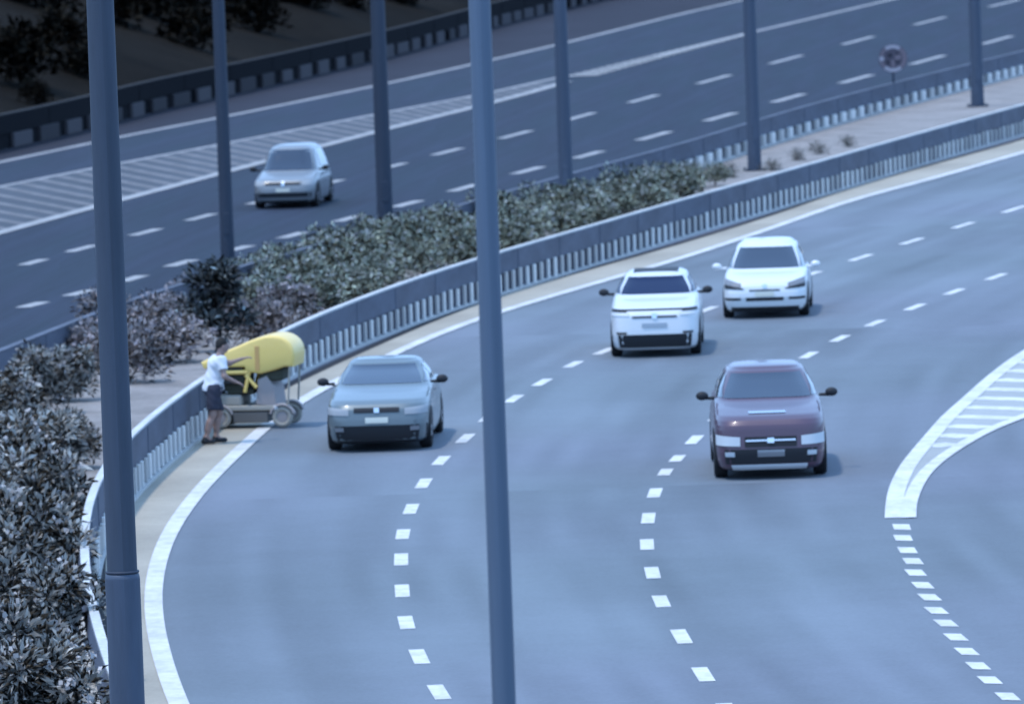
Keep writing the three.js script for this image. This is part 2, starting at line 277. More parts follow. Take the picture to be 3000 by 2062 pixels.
function lengthOf(p) { let l = 0; for (let i = 1; i < p.length; i++) l += p[i].distanceTo(p[i - 1]); return l; }
const onScreenX = (q) => { const w = q.clone(); const z = -w.z; return w.x / z * FOCAL + 1500; };
const sideToCamera = (line) => { const i = line.length >> 1, t = tangent(line, i); return (-t.z * -line[i].x + t.x * -line[i].z) > 0 ? 1 : -1; };
barrier({ line: nearBase, name: 'roadside_barrier', label: 'white-topped barrier of dark panels over pale posts along the near carriageway', foot: 0.06, low: 0.46, high: 0.90, cap: 0.04, copHalf: 0.06, panel: 4, postW: 0.15, postD: 0.055, spacing: 0.67,
  postMats: [M.post, M.postB], panelMats: [M.panel, M.panelB], backMat: M.panelB, copMat: M.coping, side: sideToCamera(nearBase), inView: (q) => { const x = onScreenX(q); return x > 230 && x < 3080; } });
barrier({ line: medBase, name: 'roadside_barrier', label: 'dark barrier with pale foot posts between the far carriageway and median plants', foot: 0.05, low: 0.36, high: 0.82, cap: 0.03, panel: 6, postW: 0.6, spacing: 1.6,
  postMats: [M.post, M.postB], panelMats: [M.panel], backMat: M.panel, copMat: M.panelB, side: sideToCamera(medBase), inView: (q) => { const x = onScreenX(q); return x > -100 && x < 3150; } });
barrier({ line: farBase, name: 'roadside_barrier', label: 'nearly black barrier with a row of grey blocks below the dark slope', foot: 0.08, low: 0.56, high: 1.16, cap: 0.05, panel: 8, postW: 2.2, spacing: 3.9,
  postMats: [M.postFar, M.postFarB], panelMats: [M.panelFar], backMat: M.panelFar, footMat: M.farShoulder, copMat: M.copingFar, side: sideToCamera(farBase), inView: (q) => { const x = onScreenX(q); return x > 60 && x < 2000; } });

// ------------------------------------------------------------------ dark slope beyond the far barrier
{
  const a = resample(farBase, 120), up = offset(a, -sideToCamera(farBase) * 1), rows = [0.6, 2, 5, 9, 14, 20, 28, 38, 52, 70, 95, 130];
  const pos = [], uv = [], idx = [];
  for (let i = 0; i < a.length; i++) { const n = up[i].clone().sub(a[i]).normalize(); rows.forEach((d, j) => {
    const q = a[i].clone().addScaledVector(n, d), b = vnoise(q.x * 0.11 + 500, q.z * 0.11 + 500, 4096, 5) * 1.6 + vnoise(q.x * 0.4 + 500, q.z * 0.4 + 500, 4096, 6) * 0.5;
    pos.push(q.x, j === 0 ? -0.03 : 0.25 + d * 0.30 + (b - 1) * Math.min(1, d / 8), q.z); uv.push(q.x, q.z); }); }
  const m = rows.length;
  for (let i = 0; i < a.length - 1; i++) for (let j = 0; j < m - 1; j++) { const k = i * m + j; idx.push(k, k + 1, k + m, k + m, k + 1, k + m + 1); }
  const g = new THREE.BufferGeometry(); g.setAttribute('position', new THREE.Float32BufferAttribute(pos, 3)); g.setAttribute('uv', new THREE.Float32BufferAttribute(uv, 2)); g.setIndex(idx); g.computeVertexNormals();
  if (g.attributes.normal.getY(30) < 0) { for (let i = 0; i < idx.length; i += 3) [idx[i], idx[i + 1]] = [idx[i + 1], idx[i]]; g.setIndex(idx); g.computeVertexNormals(); }
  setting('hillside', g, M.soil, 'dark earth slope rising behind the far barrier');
}

// ------------------------------------------------------------------ lamp posts
function lampPost(x, z, radius, height, mat, label, o = {}) {
  const g = thing('lamp_post', label, 'lamp post', V(x, 0, z), rr(-0.2, 0.2), 'grey posts along the median');
  const step = o.step ?? 0;
  const pts = step ? [[radius * 1.16, 0], [radius * 1.16, step - 0.05], [radius * 1.1, step], [radius, step + 0.04], [radius * 0.82, height]] : [[radius * 1.05, 0], [radius, 0.8], [radius * 0.78, height]];
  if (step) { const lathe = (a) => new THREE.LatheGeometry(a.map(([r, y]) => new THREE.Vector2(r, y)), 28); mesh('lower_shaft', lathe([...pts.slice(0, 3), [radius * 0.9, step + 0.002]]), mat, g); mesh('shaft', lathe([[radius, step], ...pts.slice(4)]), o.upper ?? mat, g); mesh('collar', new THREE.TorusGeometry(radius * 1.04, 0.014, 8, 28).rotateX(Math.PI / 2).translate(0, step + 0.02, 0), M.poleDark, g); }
  else mesh('shaft', new THREE.LatheGeometry(pts.map(([r, y]) => new THREE.Vector2(r, y)), 28), mat, g);
  mesh('base_plate', merge([box(radius * 3, 0.05, radius * 3, 0, 0.025, 0, 0.012), ...[[1, 1], [1, -1], [-1, 1], [-1, -1]].map(([i, j]) => new THREE.CylinderGeometry(0.025, 0.025, 0.06, 6).translate(i * radius * 1.25, 0.075, j * radius * 1.25))]), M.poleDark, g);
  mesh('access_door', new RoundedBoxGeometry(radius * 0.8, 0.5, 0.03, 1, 0.008).translate(0, 1.1, radius * 1.0), mat, g);
  return g;
}
{
  const near = (px, py, Z) => { const p = at(px, py), k = Z / -p.z; return V(p.x * k, 0, -Z); };   // along the same bearing, Z metres out
  let p = near(372, 2062, 74); lampPost(p.x, p.z, 0.150, 14, M.pole, 'thick grey lamp post standing nearest the left edge in front of the leafy bushes', { step: 3.35, upper: M.poleDimmed });
  p = near(1477, 2062, 45); lampPost(p.x, p.z, 0.078, 14, M.poleLight, 'pale blue-grey lamp post crossing the whole height of the picture just left of the middle');
  p = at(668, 792); lampPost(p.x, p.z, 0.16, 12, M.poleDark, 'dark lamp post rising from the bushes between the left edge and the silver minivan');
  p = at(1130, 690); lampPost(p.x, p.z, 0.20, 12, M.poleDark, 'dark lamp post just right of the silver minivan, foot hidden in bushes');
  p = at(1662, 640); lampPost(p.x, p.z, 0.185, 12, M.pole, 'slim lamp post just right of the pale full-height post, foot among green bushes');
  p = at(2212, 500); lampPost(p.x, p.z, 0.19, 12, M.pole, 'lamp post on the bare median, directly above the white cars');
  p = at(2866, 312); lampPost(p.x, p.z, 0.21, 12, M.pole, 'lamp post farthest right on the pale median strip');
}

// ------------------------------------------------------------------ round sign
{
  const p = at(2622, 318); const g = thing('road_sign', 'faint round road sign with a pale broken ring on the far carriageway edge', 'sign', p, 0.0);
  const c = 1.66, R = 0.47;
  mesh('pole', new THREE.CylinderGeometry(0.04, 0.04, c, 12).translate(0, c / 2, -0.05), M.poleDark, g);
  mesh('disc', new THREE.CylinderGeometry(R, R, 0.03, 48).rotateX(Math.PI / 2).translate(0, c, 0), std({ color: lin(0.082, 0.072, 0.095), roughness: 0.6 }), g);
  const pale = std({ color: lin(0.36, 0.34, 0.38), roughness: 0.6 }), dim = std({ color: lin(0.17, 0.14, 0.165), roughness: 0.6 }), dark = std({ color: lin(0.03, 0.03, 0.045), roughness: 0.7 });
  const arc = (a0, a1, r0, r1, m, z) => { const s = new THREE.Shape(); s.absarc(0, 0, r1, a0, a1, false); s.absarc(0, 0, r0, a1, a0, true); mesh('ring', new THREE.ExtrudeGeometry(s, { depth: 0.006, bevelEnabled: false, curveSegments: 20 }).translate(0, c, z), m, g); };
  arc(0.95, 2.2, 0.33, 0.45, pale, 0.016); arc(3.95, 5.4, 0.33, 0.45, pale, 0.016); arc(2.95, 3.35, 0.30, 0.44, pale, 0.016);
  arc(2.25, 2.9, 0.34, 0.44, dim, 0.016); arc(5.45, 7.18, 0.32, 0.45, dim, 0.016); arc(3.40, 3.9, 0.34, 0.44, dim, 0.016);
  const blob = (w, h, x, y, rot, m) => mesh('symbol', new RoundedBoxGeometry(w, h, 0.008, 2, 0.004).rotateZ(rot).translate(x, c + y, 0.019), m, g);
  blob(0.16, 0.13, -0.10, 0.10, 0.3, dark); blob(0.13, 0.07, 0.15, 0.16, -0.2, dark); blob(0.17, 0.07, 0.13, -0.12, 0.1, dark); blob(0.11, 0.13, -0.17, -0.13, 0, dark); blob(0.12, 0.24, 0.0, -0.17, 0.1, dim); blob(0.20, 0.16, 0.17, 0.03, 0.3, dim);
}

// ------------------------------------------------------------------ shrubs
const leafMat = new THREE.MeshPhysicalMaterial({ vertexColors: true, roughness: 0.9, specularIntensity: 0.5, transmission: 0.35, thickness: 0, side: THREE.DoubleSide });
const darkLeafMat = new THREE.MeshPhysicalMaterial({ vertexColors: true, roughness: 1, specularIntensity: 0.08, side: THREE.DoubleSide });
const flowerMat = std({ vertexColors: true, roughness: 0.9, side: THREE.DoubleSide });
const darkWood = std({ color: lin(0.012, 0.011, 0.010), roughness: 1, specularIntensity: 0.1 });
const woodMat = std({ color: lin(0.10, 0.085, 0.075), roughness: 1 });
function leafCloud(r, h, count, o) {
  const pos = [], col = [], nor = [], fp = [], fc = [], fn = [];
  const clumps = []; const nc = o.clumps ?? 16;
  for (let i = 0; i < nc; i++) { const a = rr(0, 6.283), e = Math.pow(rnd(), 0.6), y = rr(0.22, 0.95); const wid = Math.sin(Math.min(1, y * 1.15) * 2.6) * 0.8 + 0.25; clumps.push([Math.cos(a) * r * e * wid, h * y, Math.sin(a) * r * e * wid, rr(0.22, 0.42) * r, rr(0.55, 1.4)]); }
  for (let i = 0; i < count; i++) {
    const c = clumps[(rnd() * nc) | 0], a = rr(0, 6.283), b = Math.acos(rr(-0.75, 1)), q = Math.pow(rnd(), 0.4) * c[3];
    const d = V(Math.sin(b) * Math.cos(a), Math.cos(b), Math.sin(b) * Math.sin(a)), p = V(c[0], c[1], c[2]).addScaledVector(d, q); if (p.y < 0.02) p.y = rr(0.02, 0.1);
    const dir = d.clone().add(V(rr(-0.6, 0.6), rr(-0.3, 0.7), rr(-0.6, 0.6))).normalize(), len = o.len * rr(0.6, 1.25), w = o.wid * rr(0.7, 1.2);
    const s = dir.clone().cross(V(rr(-1, 1), rr(-1, 1), rr(-1, 1))).normalize().multiplyScalar(w / 2), nn = dir.clone().cross(s).normalize(); if (nn.y < 0) nn.negate();
    const mid = p.clone().addScaledVector(dir, len * 0.45).addScaledVector(nn, len * 0.06), tip = p.clone().addScaledVector(dir, len).addScaledVector(V(0, -1, 0), len * 0.12);
    const k = c[4] * rr(0.7, 1.3), pale = rnd() < o.pale ? o.paleBy : 1, cr = o.col[0] * k * pale, cg = o.col[1] * k * pale, cb = o.col[2] * k * pale;
    for (const t of [[p, mid.clone().add(s), mid.clone().sub(s)], [mid.clone().add(s), tip, mid.clone().sub(s)]]) for (const v of t) { pos.push(v.x, v.y, v.z); nor.push(nn.x, nn.y, nn.z); col.push(cr, cg, cb); }
  }
  for (let i = 0; i < o.flowers; i++) {
    const c = clumps[(rnd() * nc) | 0], a = rr(0, 6.283), b = Math.acos(rr(0, 1)), d = V(Math.sin(b) * Math.cos(a), Math.cos(b), Math.sin(b) * Math.sin(a)), ctr = V(c[0], c[1], c[2]).addScaledVector(d, c[3] * rr(0.8, 1.1)), tone = rr(0.7, 1.1);
    const bloom = o.bloom ?? 0.05;
    for (let j = 0; j < 7; j++) { const e = V(rr(-1, 1), rr(-0.4, 1), rr(-1, 1)).normalize(), u = e.clone().cross(V(rr(-1, 1), 1, rr(-1, 1))).normalize(), v2 = e.clone().cross(u), m = ctr.clone().add(V(rr(-1, 1), rr(-0.7, 0.7), rr(-1, 1)).multiplyScalar(bloom));
      for (const [x, y] of [[-1, 0], [0, -1], [1, 0], [-1, 0], [1, 0], [0, 1]]) { const v = m.clone().addScaledVector(u, x * bloom * 0.6).addScaledVector(v2, y * bloom * 0.6); fp.push(v.x, v.y, v.z); fn.push(e.x, e.y, e.z); fc.push(o.fcol[0] * tone, o.fcol[1] * tone, o.fcol[2] * tone); } }
  }
  const mk = (a, b, c) => { const g = new THREE.BufferGeometry(); g.setAttribute('position', new THREE.Float32BufferAttribute(a, 3)); g.setAttribute('normal', new THREE.Float32BufferAttribute(b, 3)); g.setAttribute('color', new THREE.Float32BufferAttribute(c, 3)); return g; };
  const stems = []; for (let i = 0; i < 7; i++) { const c = clumps[i], curve = new THREE.QuadraticBezierCurve3(V(rr(-0.06, 0.06), 0, rr(-0.06, 0.06)), V(c[0] * 0.3, c[1] * 0.6, c[2] * 0.3), V(c[0], c[1], c[2])); stems.push(new THREE.TubeGeometry(curve, 6, 0.016, 5)); }
  return { leaf: mk(pos, nor, col), flower: o.flowers ? mk(fp, fn, fc) : null, stem: merge(stems) };
}
const kinds = {
  green: [0, 1, 2].map(() => leafCloud(0.78, 1.0, 2600, { len: 0.14, wid: 0.045, clumps: 26, col: [0.31, 0.335, 0.265], pale: 0.18, paleBy: 2.1, flowers: 58, fcol: [0.55, 0.56, 0.54], bloom: 0.045 })),  // pale leaves and white flowers also paint in highlights on the foliage
  bloom: [0, 1, 2].map(() => leafCloud(0.78, 1.0, 2200, { len: 0.14, wid: 0.045, clumps: 26, col: [0.34, 0.305, 0.30], pale: 0.14, paleBy: 1.9, flowers: 70, fcol: [0.46, 0.41, 0.43], bloom: 0.06 })),
  big: [0, 1, 2].map(() => leafCloud(0.85, 1.6, 4200, { len: 0.19, wid: 0.06, col: [0.37, 0.355, 0.325], pale: 0.18, paleBy: 1.6, flowers: 110, fcol: [0.46, 0.43, 0.42], bloom: 0.07, clumps: 40 })),  // some of these flowers stand in for bright glints on the leaves
  dark: [0].map(() => leafCloud(0.5, 1.45, 2400, { len: 0.16, wid: 0.05, col: [0.075, 0.088, 0.090], pale: 0.04, paleBy: 7, flowers: 5, fcol: [0.34, 0.36, 0.4], clumps: 30 })),
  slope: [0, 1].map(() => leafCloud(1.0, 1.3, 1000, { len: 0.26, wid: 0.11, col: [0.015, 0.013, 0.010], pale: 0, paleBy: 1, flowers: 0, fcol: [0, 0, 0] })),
  tuft: [0, 1].map(() => leafCloud(0.4, 0.38, 260, { len: 0.34, wid: 0.022, col: [0.24, 0.235, 0.22], pale: 0.2, paleBy: 1.5, flowers: 0, fcol: [0, 0, 0], clumps: 9 })),
};
function shrub(kind, px, py, size, name, category, label, group) {
  const set = kinds[kind], k = set[(rnd() * set.length) | 0], p = at(px, py), g = thing(name, label, category, p.setY(0), rr(0, 6.28), group);
  mesh('foliage', k.leaf, leafMat, g); mesh('stems', k.stem, woodMat, g);
  if (k.flower) { const f = mesh('blossom_and_glints', k.flower, flowerMat, g); f.userData.kind = 'stuff'; }
  g.scale.set(size * rr(0.92, 1.1), size * rr(0.9, 1.1), size * rr(0.92, 1.1)); return g;
}
{
  const G = 'bushes planted along the median';
  const rows = [
    ['bloom', 330, 1010, 0.95, 'pinkish flowering bush just right of the thick left post, upper one'], ['bloom', 375, 1120, 0.9, 'pinkish flowering bush right of the thick left post, lower one against the barrier'],
    ['bloom', 450, 1000, 0.85, 'pale flowering bush behind the dark shrub, to its left'], ['bloom', 500, 1062, 0.85, 'flowering bush left of the person, over the barrier top'], ['bloom', 560, 925, 0.7, 'small flowering bush just left of the dark tall shrub'],
    ['green', 735, 868, 0.85, 'silvery bush at the foot of the dark post left of the minivan'], ['green', 772, 955, 0.95, 'green bush behind the yellow buggy canopy'], ['green', 850, 885, 1.0, 'green bush below the minivan, left of its shadow'], ['green', 900, 935, 0.85, 'low green bush against the barrier, right of the buggy'],
    ['green', 960, 818, 1.05, 'leafy green bush below and right of the minivan'], ['green', 1040, 860, 0.95, 'green bush against the barrier below the dark right-hand post of the minivan'], ['green', 1095, 775, 0.9, 'bright green bush at the foot of the post right of the minivan'],
    ['green', 1195, 785, 1.05, 'dense green bush midway between two posts left of the middle'], ['green', 1290, 738, 1.0, 'green bush just left of the pale full-height post, back one'], ['green', 1370, 792, 0.95, 'green bush touching the left side of the pale full-height post'],
    ['green', 1510, 725, 1.0, 'green bush touching the right side of the pale full-height post'], ['green', 1585, 668, 0.9, 'pale leaved bush just left of the slim post'], ['green', 1640, 705, 0.9, 'green bush in front of the slim post'],
    ['green', 1735, 668, 1.05, 'dark green bush right of the slim post'], ['green', 1840, 630, 1.0, 'dark green bush second to the right of the slim post'], ['green', 1925, 590, 0.9, 'green bush where the hedge thins out towards the right'], ['green', 2010, 552, 0.7, 'last small green bush at the right end of the hedge'],
    ['green', 2095, 545, 0.5, 'tiny green bush just left of the post above the white cars'],
  ];
  const front = [[770, 1000, 'just above the buggy canopy'], [838, 962, 'right above the buggy roof end'], [930, 925, 'above the grey sedan, leftmost of the front row there'], [1000, 893, 'front row, straight above the sedan roof'], [1075, 862, 'front row, above the right side of the sedan'], [1150, 832, 'front row, left of the gap before the pale post'], [1245, 803, 'front row, second left of the pale full-height post'], [1335, 776, 'front row, first left of the pale full-height post'],
    [1475, 744, 'front row, right beside the pale full-height post'], [1560, 722, 'front row, second right of the pale full-height post'], [1650, 690, 'front row, before the slim post foot'], [1745, 676, 'front row, first right of the slim post'], [1830, 650, 'front row, second right of the slim post'], [1915, 622, 'front row, third right of the slim post'], [1995, 592, 'front row, last at its right end']];
  for (const [x, y, w] of front) shrub(x < 850 ? 'bloom' : 'green', x, y + 12, 0.82, 'median_bush', 'bush', 'low bush behind the white-topped barrier, ' + w, G);
  rows.push(['bloom', 300, 1075, 0.8, 'pinkish bush half hidden by the thick left post'], ['bloom', 425, 1068, 0.75, 'low pinkish bush between the thick post and the dark shrub'], ['bloom', 690, 925, 0.8, 'greyish bush just right of the tall dark shrub'], ['bloom', 500, 985, 0.7, 'pinkish bush touching the left side of the dark shrub'], ['green', 820, 830, 0.8, 'silvery bush directly below the minivan'], ['green', 905, 870, 0.9, 'leafy bush below the right side of the minivan'], ['green', 1030, 800, 0.9, 'bush between the minivan and the dark post to its right'], ['green', 1230, 735, 0.85, 'back-row bush right of the dark post beside the minivan'], ['green', 1440, 690, 0.85, 'back-row bush partly behind the pale full-height post']);
  for (const [k, x, y, s, label] of rows) shrub(k, x, y, s, 'median_bush', 'bush', label, G);
  shrub('dark', 640, 1030, 1.22, 'dark_shrub', 'shrub', 'tall dark shrub directly behind the person in the white shirt');
  const T = [[2150, 520, 'left of the post above the white cars'], [2262, 500, 'nearest right of the post above the white cars'], [2330, 470, 'second rightwards from the bare post'], [2400, 452, 'third rightwards from the bare post'], [2486, 430, 'farthest right, under the round sign']];
  for (const [x, y, w] of T) shrub('tuft', x, y, rr(0.55, 0.8), 'grass_tuft', 'grass tuft', 'dry grass tuft on the median ' + w, 'dry grass tufts on the median');
  const B = [
    [200, 1175, 0.6, 'dim bush by the dark median barrier, hard against the left side of the thick post'], [110, 1215, 0.65, 'dim bush below the dark median barrier, between left edge and thick post'], [20, 1280, 0.75, 'dim bush at the left edge, directly below the dark median barrier'],
    [120, 1420, 0.80, 'leafy bush at the left, uppermost of the big ones, below the dark barrier'], [195, 1375, 0.55, 'small bush just left of the thick post, highest of the left group'], [10, 1530, 0.9, 'big bush at the left edge, halfway down'], [110, 1600, 0.85, 'big bush left of the pale barrier bend'],
    [10, 1760, 1.0, 'big bush at the left edge in the lower third'], [120, 1800, 0.88, 'big bush left of the barrier, lower third, second from the edge'], [20, 2000, 1.0, 'big bush at the lower left corner'], [140, 2010, 0.86, 'bush at the bottom left, between the corner bush and the thick post'], [5, 2240, 1.0, 'bush cut by the bottom edge in the left corner'], [130, 2270, 0.9, 'bush cut by the bottom edge beside the thick post'],
  ];
  for (const [x, y, s, label] of B) shrub('big', x, y, s, 'large_bush', 'bush', label, 'large bushes at the left edge');
  const S = [[60, 240, 1.5, 'at the left edge, beside the thick post'], [190, 160, 1.2, 'just left of the thick post top'], [560, 150, 1.3, 'left of the second post'], [455, 70, 1.7, 'above the grey concrete box'], [760, 90, 1.3, 'just right of the second post'], [900, 45, 1.4, 'midway between the second and third posts'], [1020, 30, 1.3, 'left of the third post at the top edge'], [1180, 25, 1.1, 'right of the third post at the top edge'], [300, 30, 1.8, 'behind the thick post at the top edge'],
    [90, 60, 1.9, 'in the top left corner'], [650, 20, 1.7, 'above the second post gap at the top edge'], [110, 300, 0.55, 'small and low against the barrier at the left'], [240, 235, 0.9, 'half hidden by the thick post'], [520, 40, 1.6, 'left of the second post at the top edge'], [790, 25, 1.5, 'right of the second post at the top edge'], [340, 90, 1.3, 'upper right of the thick post']];
  for (const [x, y, s, where] of S) { // on the slope: bearing from the sight line, distance from where it meets the hill
    const o = camera.position, d = at(x, y).sub(o).normalize(), fb = resample(farBase, 300), side = -sideToCamera(farBase); let t = 200, hit = null;
    for (; t < 700; t += 0.7) { const q = o.clone().addScaledVector(d, t); let b = 1e9, bi = 0; fb.forEach((w, i) => { const e = Math.hypot(w.x - q.x, w.z - q.z); if (e < b) { b = e; bi = i; } }); const tg = tangent(fb, bi), w = fb[bi], sgn = ((q.x - w.x) * -tg.z + (q.z - w.z) * tg.x) * side; if (sgn > 0.7 && q.y < 0.2 + b * 0.30) { hit = q; break; } }
    if (!hit) continue;
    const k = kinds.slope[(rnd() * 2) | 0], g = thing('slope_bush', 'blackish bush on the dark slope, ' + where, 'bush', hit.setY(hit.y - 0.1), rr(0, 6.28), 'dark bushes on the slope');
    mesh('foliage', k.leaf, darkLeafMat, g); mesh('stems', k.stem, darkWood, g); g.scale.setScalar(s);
  }
}

// ------------------------------------------------------------------ cars: every horizontal slice of the body is a rounded plan; panes and lamps are patches of the same surface
const lerpTab = (tab, h, c) => { for (let i = 0; i < tab.length - 1; i++) if (h <= tab[i + 1][0]) { let t = Math.max(0, (h - tab[i][0]) / (tab[i + 1][0] - tab[i][0])); return tab[i][c] + (tab[i + 1][c] - tab[i][c]) * t; } return tab[tab.length - 1][c]; };
function car(spec) {
  const { tab, L } = spec, top = tab[tab.length - 1][0], bot = tab[0][0];                 // rows: height, front z, rear z, half width
  const N = (h) => lerpTab(tab, h, 4);
  const slice = (h) => { const zf = lerpTab(tab, h, 1), zr = lerpTab(tab, h, 2), w = lerpTab(tab, h, 3), n = N(h); return { zc: (zf + zr) / 2, a: (zf - zr) / 2, w, n }; };
  const front = (fx, h) => { const s = slice(h), x = fx * s.w; return V(x, h, s.zc + s.a * (1 - (1 - Math.pow(1 - Math.pow(Math.min(1, Math.abs(fx)), s.n), 1 / s.n)) * 1)); };
  const sidePt = (sgn, z, h) => { const s = slice(h), f = Math.min(1, Math.abs((z - s.zc) / s.a)); return V(sgn * s.w * Math.pow(1 - Math.pow(f, s.n), 1 / s.n), h, z); };
  const body = () => {
    const hs = []; for (let i = 0; i < tab.length - 1; i++) { const k = spec.fine ?? 4; for (let j = 0; j < k; j++) hs.push(tab[i][0] + (tab[i + 1][0] - tab[i][0]) * j / k); } hs.push(top);
    const m = 88, pos = [], idx = [], unit = (j, n) => { const th = j / m * 6.28318, c = Math.cos(th), q = Math.sin(th), k = Math.pow(Math.pow(Math.abs(c), n) + Math.pow(Math.abs(q), n), -1 / n); return [c * k, q * k]; };
    const ring = (h, inset = 0) => { const s = slice(h); for (let j = 0; j < m; j++) { const [c, q] = unit(j, s.n); pos.push((s.w - inset) * c, h, s.zc + (s.a - inset) * q); } };
    ring(bot, 0.05); const bi = hs.map((h) => ring(h));
    const n = hs.length + 1, dome = spec.dome ?? 0.03;
    for (const [k, up] of [[0.97, 0.35], [0.85, 0.75], [0.5, 0.97]]) { const s = slice(top); for (let j = 0; j < m; j++) { const [c, q] = unit(j, s.n); pos.push(k * s.w * c, top + dome * up, s.zc + k * s.a * q); } }
    const rows = n + 3;
    for (let i = 0; i < rows - 1; i++) for (let j = 0; j < m; j++) { const a = i * m + j, b = i * m + (j + 1) % m; idx.push(a, a + m, b, b, a + m, b + m); }
    const c0 = pos.length / 3; { const s = slice(top); pos.push(0, top + dome, s.zc); const s0 = slice(bot); pos.push(0, bot, s0.zc); }
    for (let j = 0; j < m; j++) { idx.push((rows - 1) * m + j, c0, (rows - 1) * m + (j + 1) % m); idx.push(c0 + 1, j, (j + 1) % m); }
    const g = new THREE.BufferGeometry(); g.setAttribute('position', new THREE.Float32BufferAttribute(pos, 3)); g.setIndex(idx); g.computeVertexNormals();
    const cz = toCreasedNormals(g, 0.75); return cz;
  };
  const patch = (fn, nu, nv, lift) => {                     // fn(u, v) on the surface, lifted along its normal, with rim
    const P = [], out = [], idx = [];
    for (let i = 0; i <= nv; i++) for (let j = 0; j <= nu; j++) P.push(fn(j / nu, i / nv));
    const m = nu + 1, ctr = V(0, 0.7, 0); const pos = [], c0 = [];
    for (let i = 0; i <= nv; i++) for (let j = 0; j <= nu; j++) {
      const a = P[i * m + Math.min(nu, j + 1)].clone().sub(P[i * m + Math.max(0, j - 1)]), b = P[Math.min(nv, i + 1) * m + j].clone().sub(P[Math.max(0, i - 1) * m + j]), n = a.cross(b).normalize(), p = P[i * m + j];
      if (n.dot(V(p.x * 1.5, p.y - ctr.y, p.z * 0.7)) < 0) n.negate();
      out.push(p.clone().addScaledVector(n, lift)); c0.push(p.clone().addScaledVector(n, -0.02));
    }
    for (const q of out) pos.push(q.x, q.y, q.z);
    for (let i = 0; i < nv; i++) for (let j = 0; j < nu; j++) { const k = i * m + j; idx.push(k, k + 1, k + m, k + 1, k + m + 1, k + m); }
    const g = new THREE.BufferGeometry(); g.setAttribute('position', new THREE.Float32BufferAttribute(pos, 3)); g.setIndex(idx); g.computeVertexNormals(); return g;
  };
  const fp = (x0, x1, h0, h1, lift = 0.006, nu = 14, nv = 5, bend) => patch((u, v) => front(x0 + (x1 - x0) * u, (bend ? bend(u, v) : h0 + (h1 - h0) * v)), nu, nv, lift);
  const sp = (sgn, f, h0, h1, lift = 0.006) => patch((u, v) => { const h = h0 + (h1 - h0) * v, [z0, z1] = f(v); return sidePt(sgn, z0 + (z1 - z0) * u, h); }, 10, 5, lift);
  const g = thing(spec.name, spec.label, spec.category ?? 'car', spec.pos, spec.turn);
  const bodyMat = spec.paint, S = spec;
  mesh('body', body(), bodyMat, g);
  // glass
  mesh('windscreen', fp(-0.86, 0.86, S.belt + 0.03, S.roof - 0.05, 0.006, 18, 6), S.glass ?? M.glass, g);
  for (const s of [-1, 1]) {
    mesh('side_window', sp(s, (v) => [S.cowl - 0.25 - v * S.rake * 0.92, S.mid + 0.05], S.belt + 0.04, S.roof - 0.08), S.glass ?? M.glass, g);
    mesh('side_window', sp(s, (v) => [S.mid - 0.05, S.tail + 0.32 + v * 0.28], S.belt + 0.04, S.roof - 0.08), S.glass ?? M.glass, g);
    const mir = mesh('wing_mirror', merge([new THREE.SphereGeometry(0.1, 14, 10).scale(1.0, 0.72, 0.62).translate(s * (S.w + 0.14), S.belt + 0.07, S.cowl - 0.35), new THREE.CylinderGeometry(0.022, 0.03, 0.16, 8).rotateZ(Math.PI / 2).translate(s * (S.w + 0.02), S.belt + 0.03, S.cowl - 0.36)]), S.mirrorMat ?? M.black, g);
  }
  mesh('rear_window', patch((u, v) => { const h = S.belt + 0.05 + (S.roof - 0.1 - S.belt - 0.05) * v, s = slice(h), fx = -0.8 + 1.6 * u; return V(fx * s.w, h, s.zc - s.a * Math.pow(1 - Math.pow(Math.abs(fx), s.n), 1 / s.n)); }, 12, 4, 0.006), M.glass, g);
  if (S.darkRoof) mesh('sunroof', patch((u, v) => { const s = slice(top), fx = -0.8 + 1.6 * u; return V(fx * s.w, top + (S.dome ?? 0.03) * (1 - Math.pow(Math.max(Math.abs(fx), Math.abs(-0.85 + 1.7 * v)), 2) * 0.6), s.zc + s.a * (-0.85 + 1.7 * v)); }, 10, 10, 0.01), M.black, g);
  // face
  for (const f of S.face) {
    const [name, x0, x1, h0, h1, mat, lift, slant] = f, both = name[0] === '*', nm = both ? name.slice(1) : name;
    for (const s of both ? [-1, 1] : [1]) mesh(nm, fp(s * x0, s * x1, h0, h1, lift ?? 0.008, 12, 4, slant ? (u, v) => h0 + (h1 - h0) * v + slant * u * (0.3 + 0.7 * v) : null), mat, g);
  }
  for (const f of S.sideParts ?? []) for (const s of [-1, 1]) mesh(f[0], sp(s, () => [f[1], f[2]], f[3], f[4], 0.008), f[5], g);
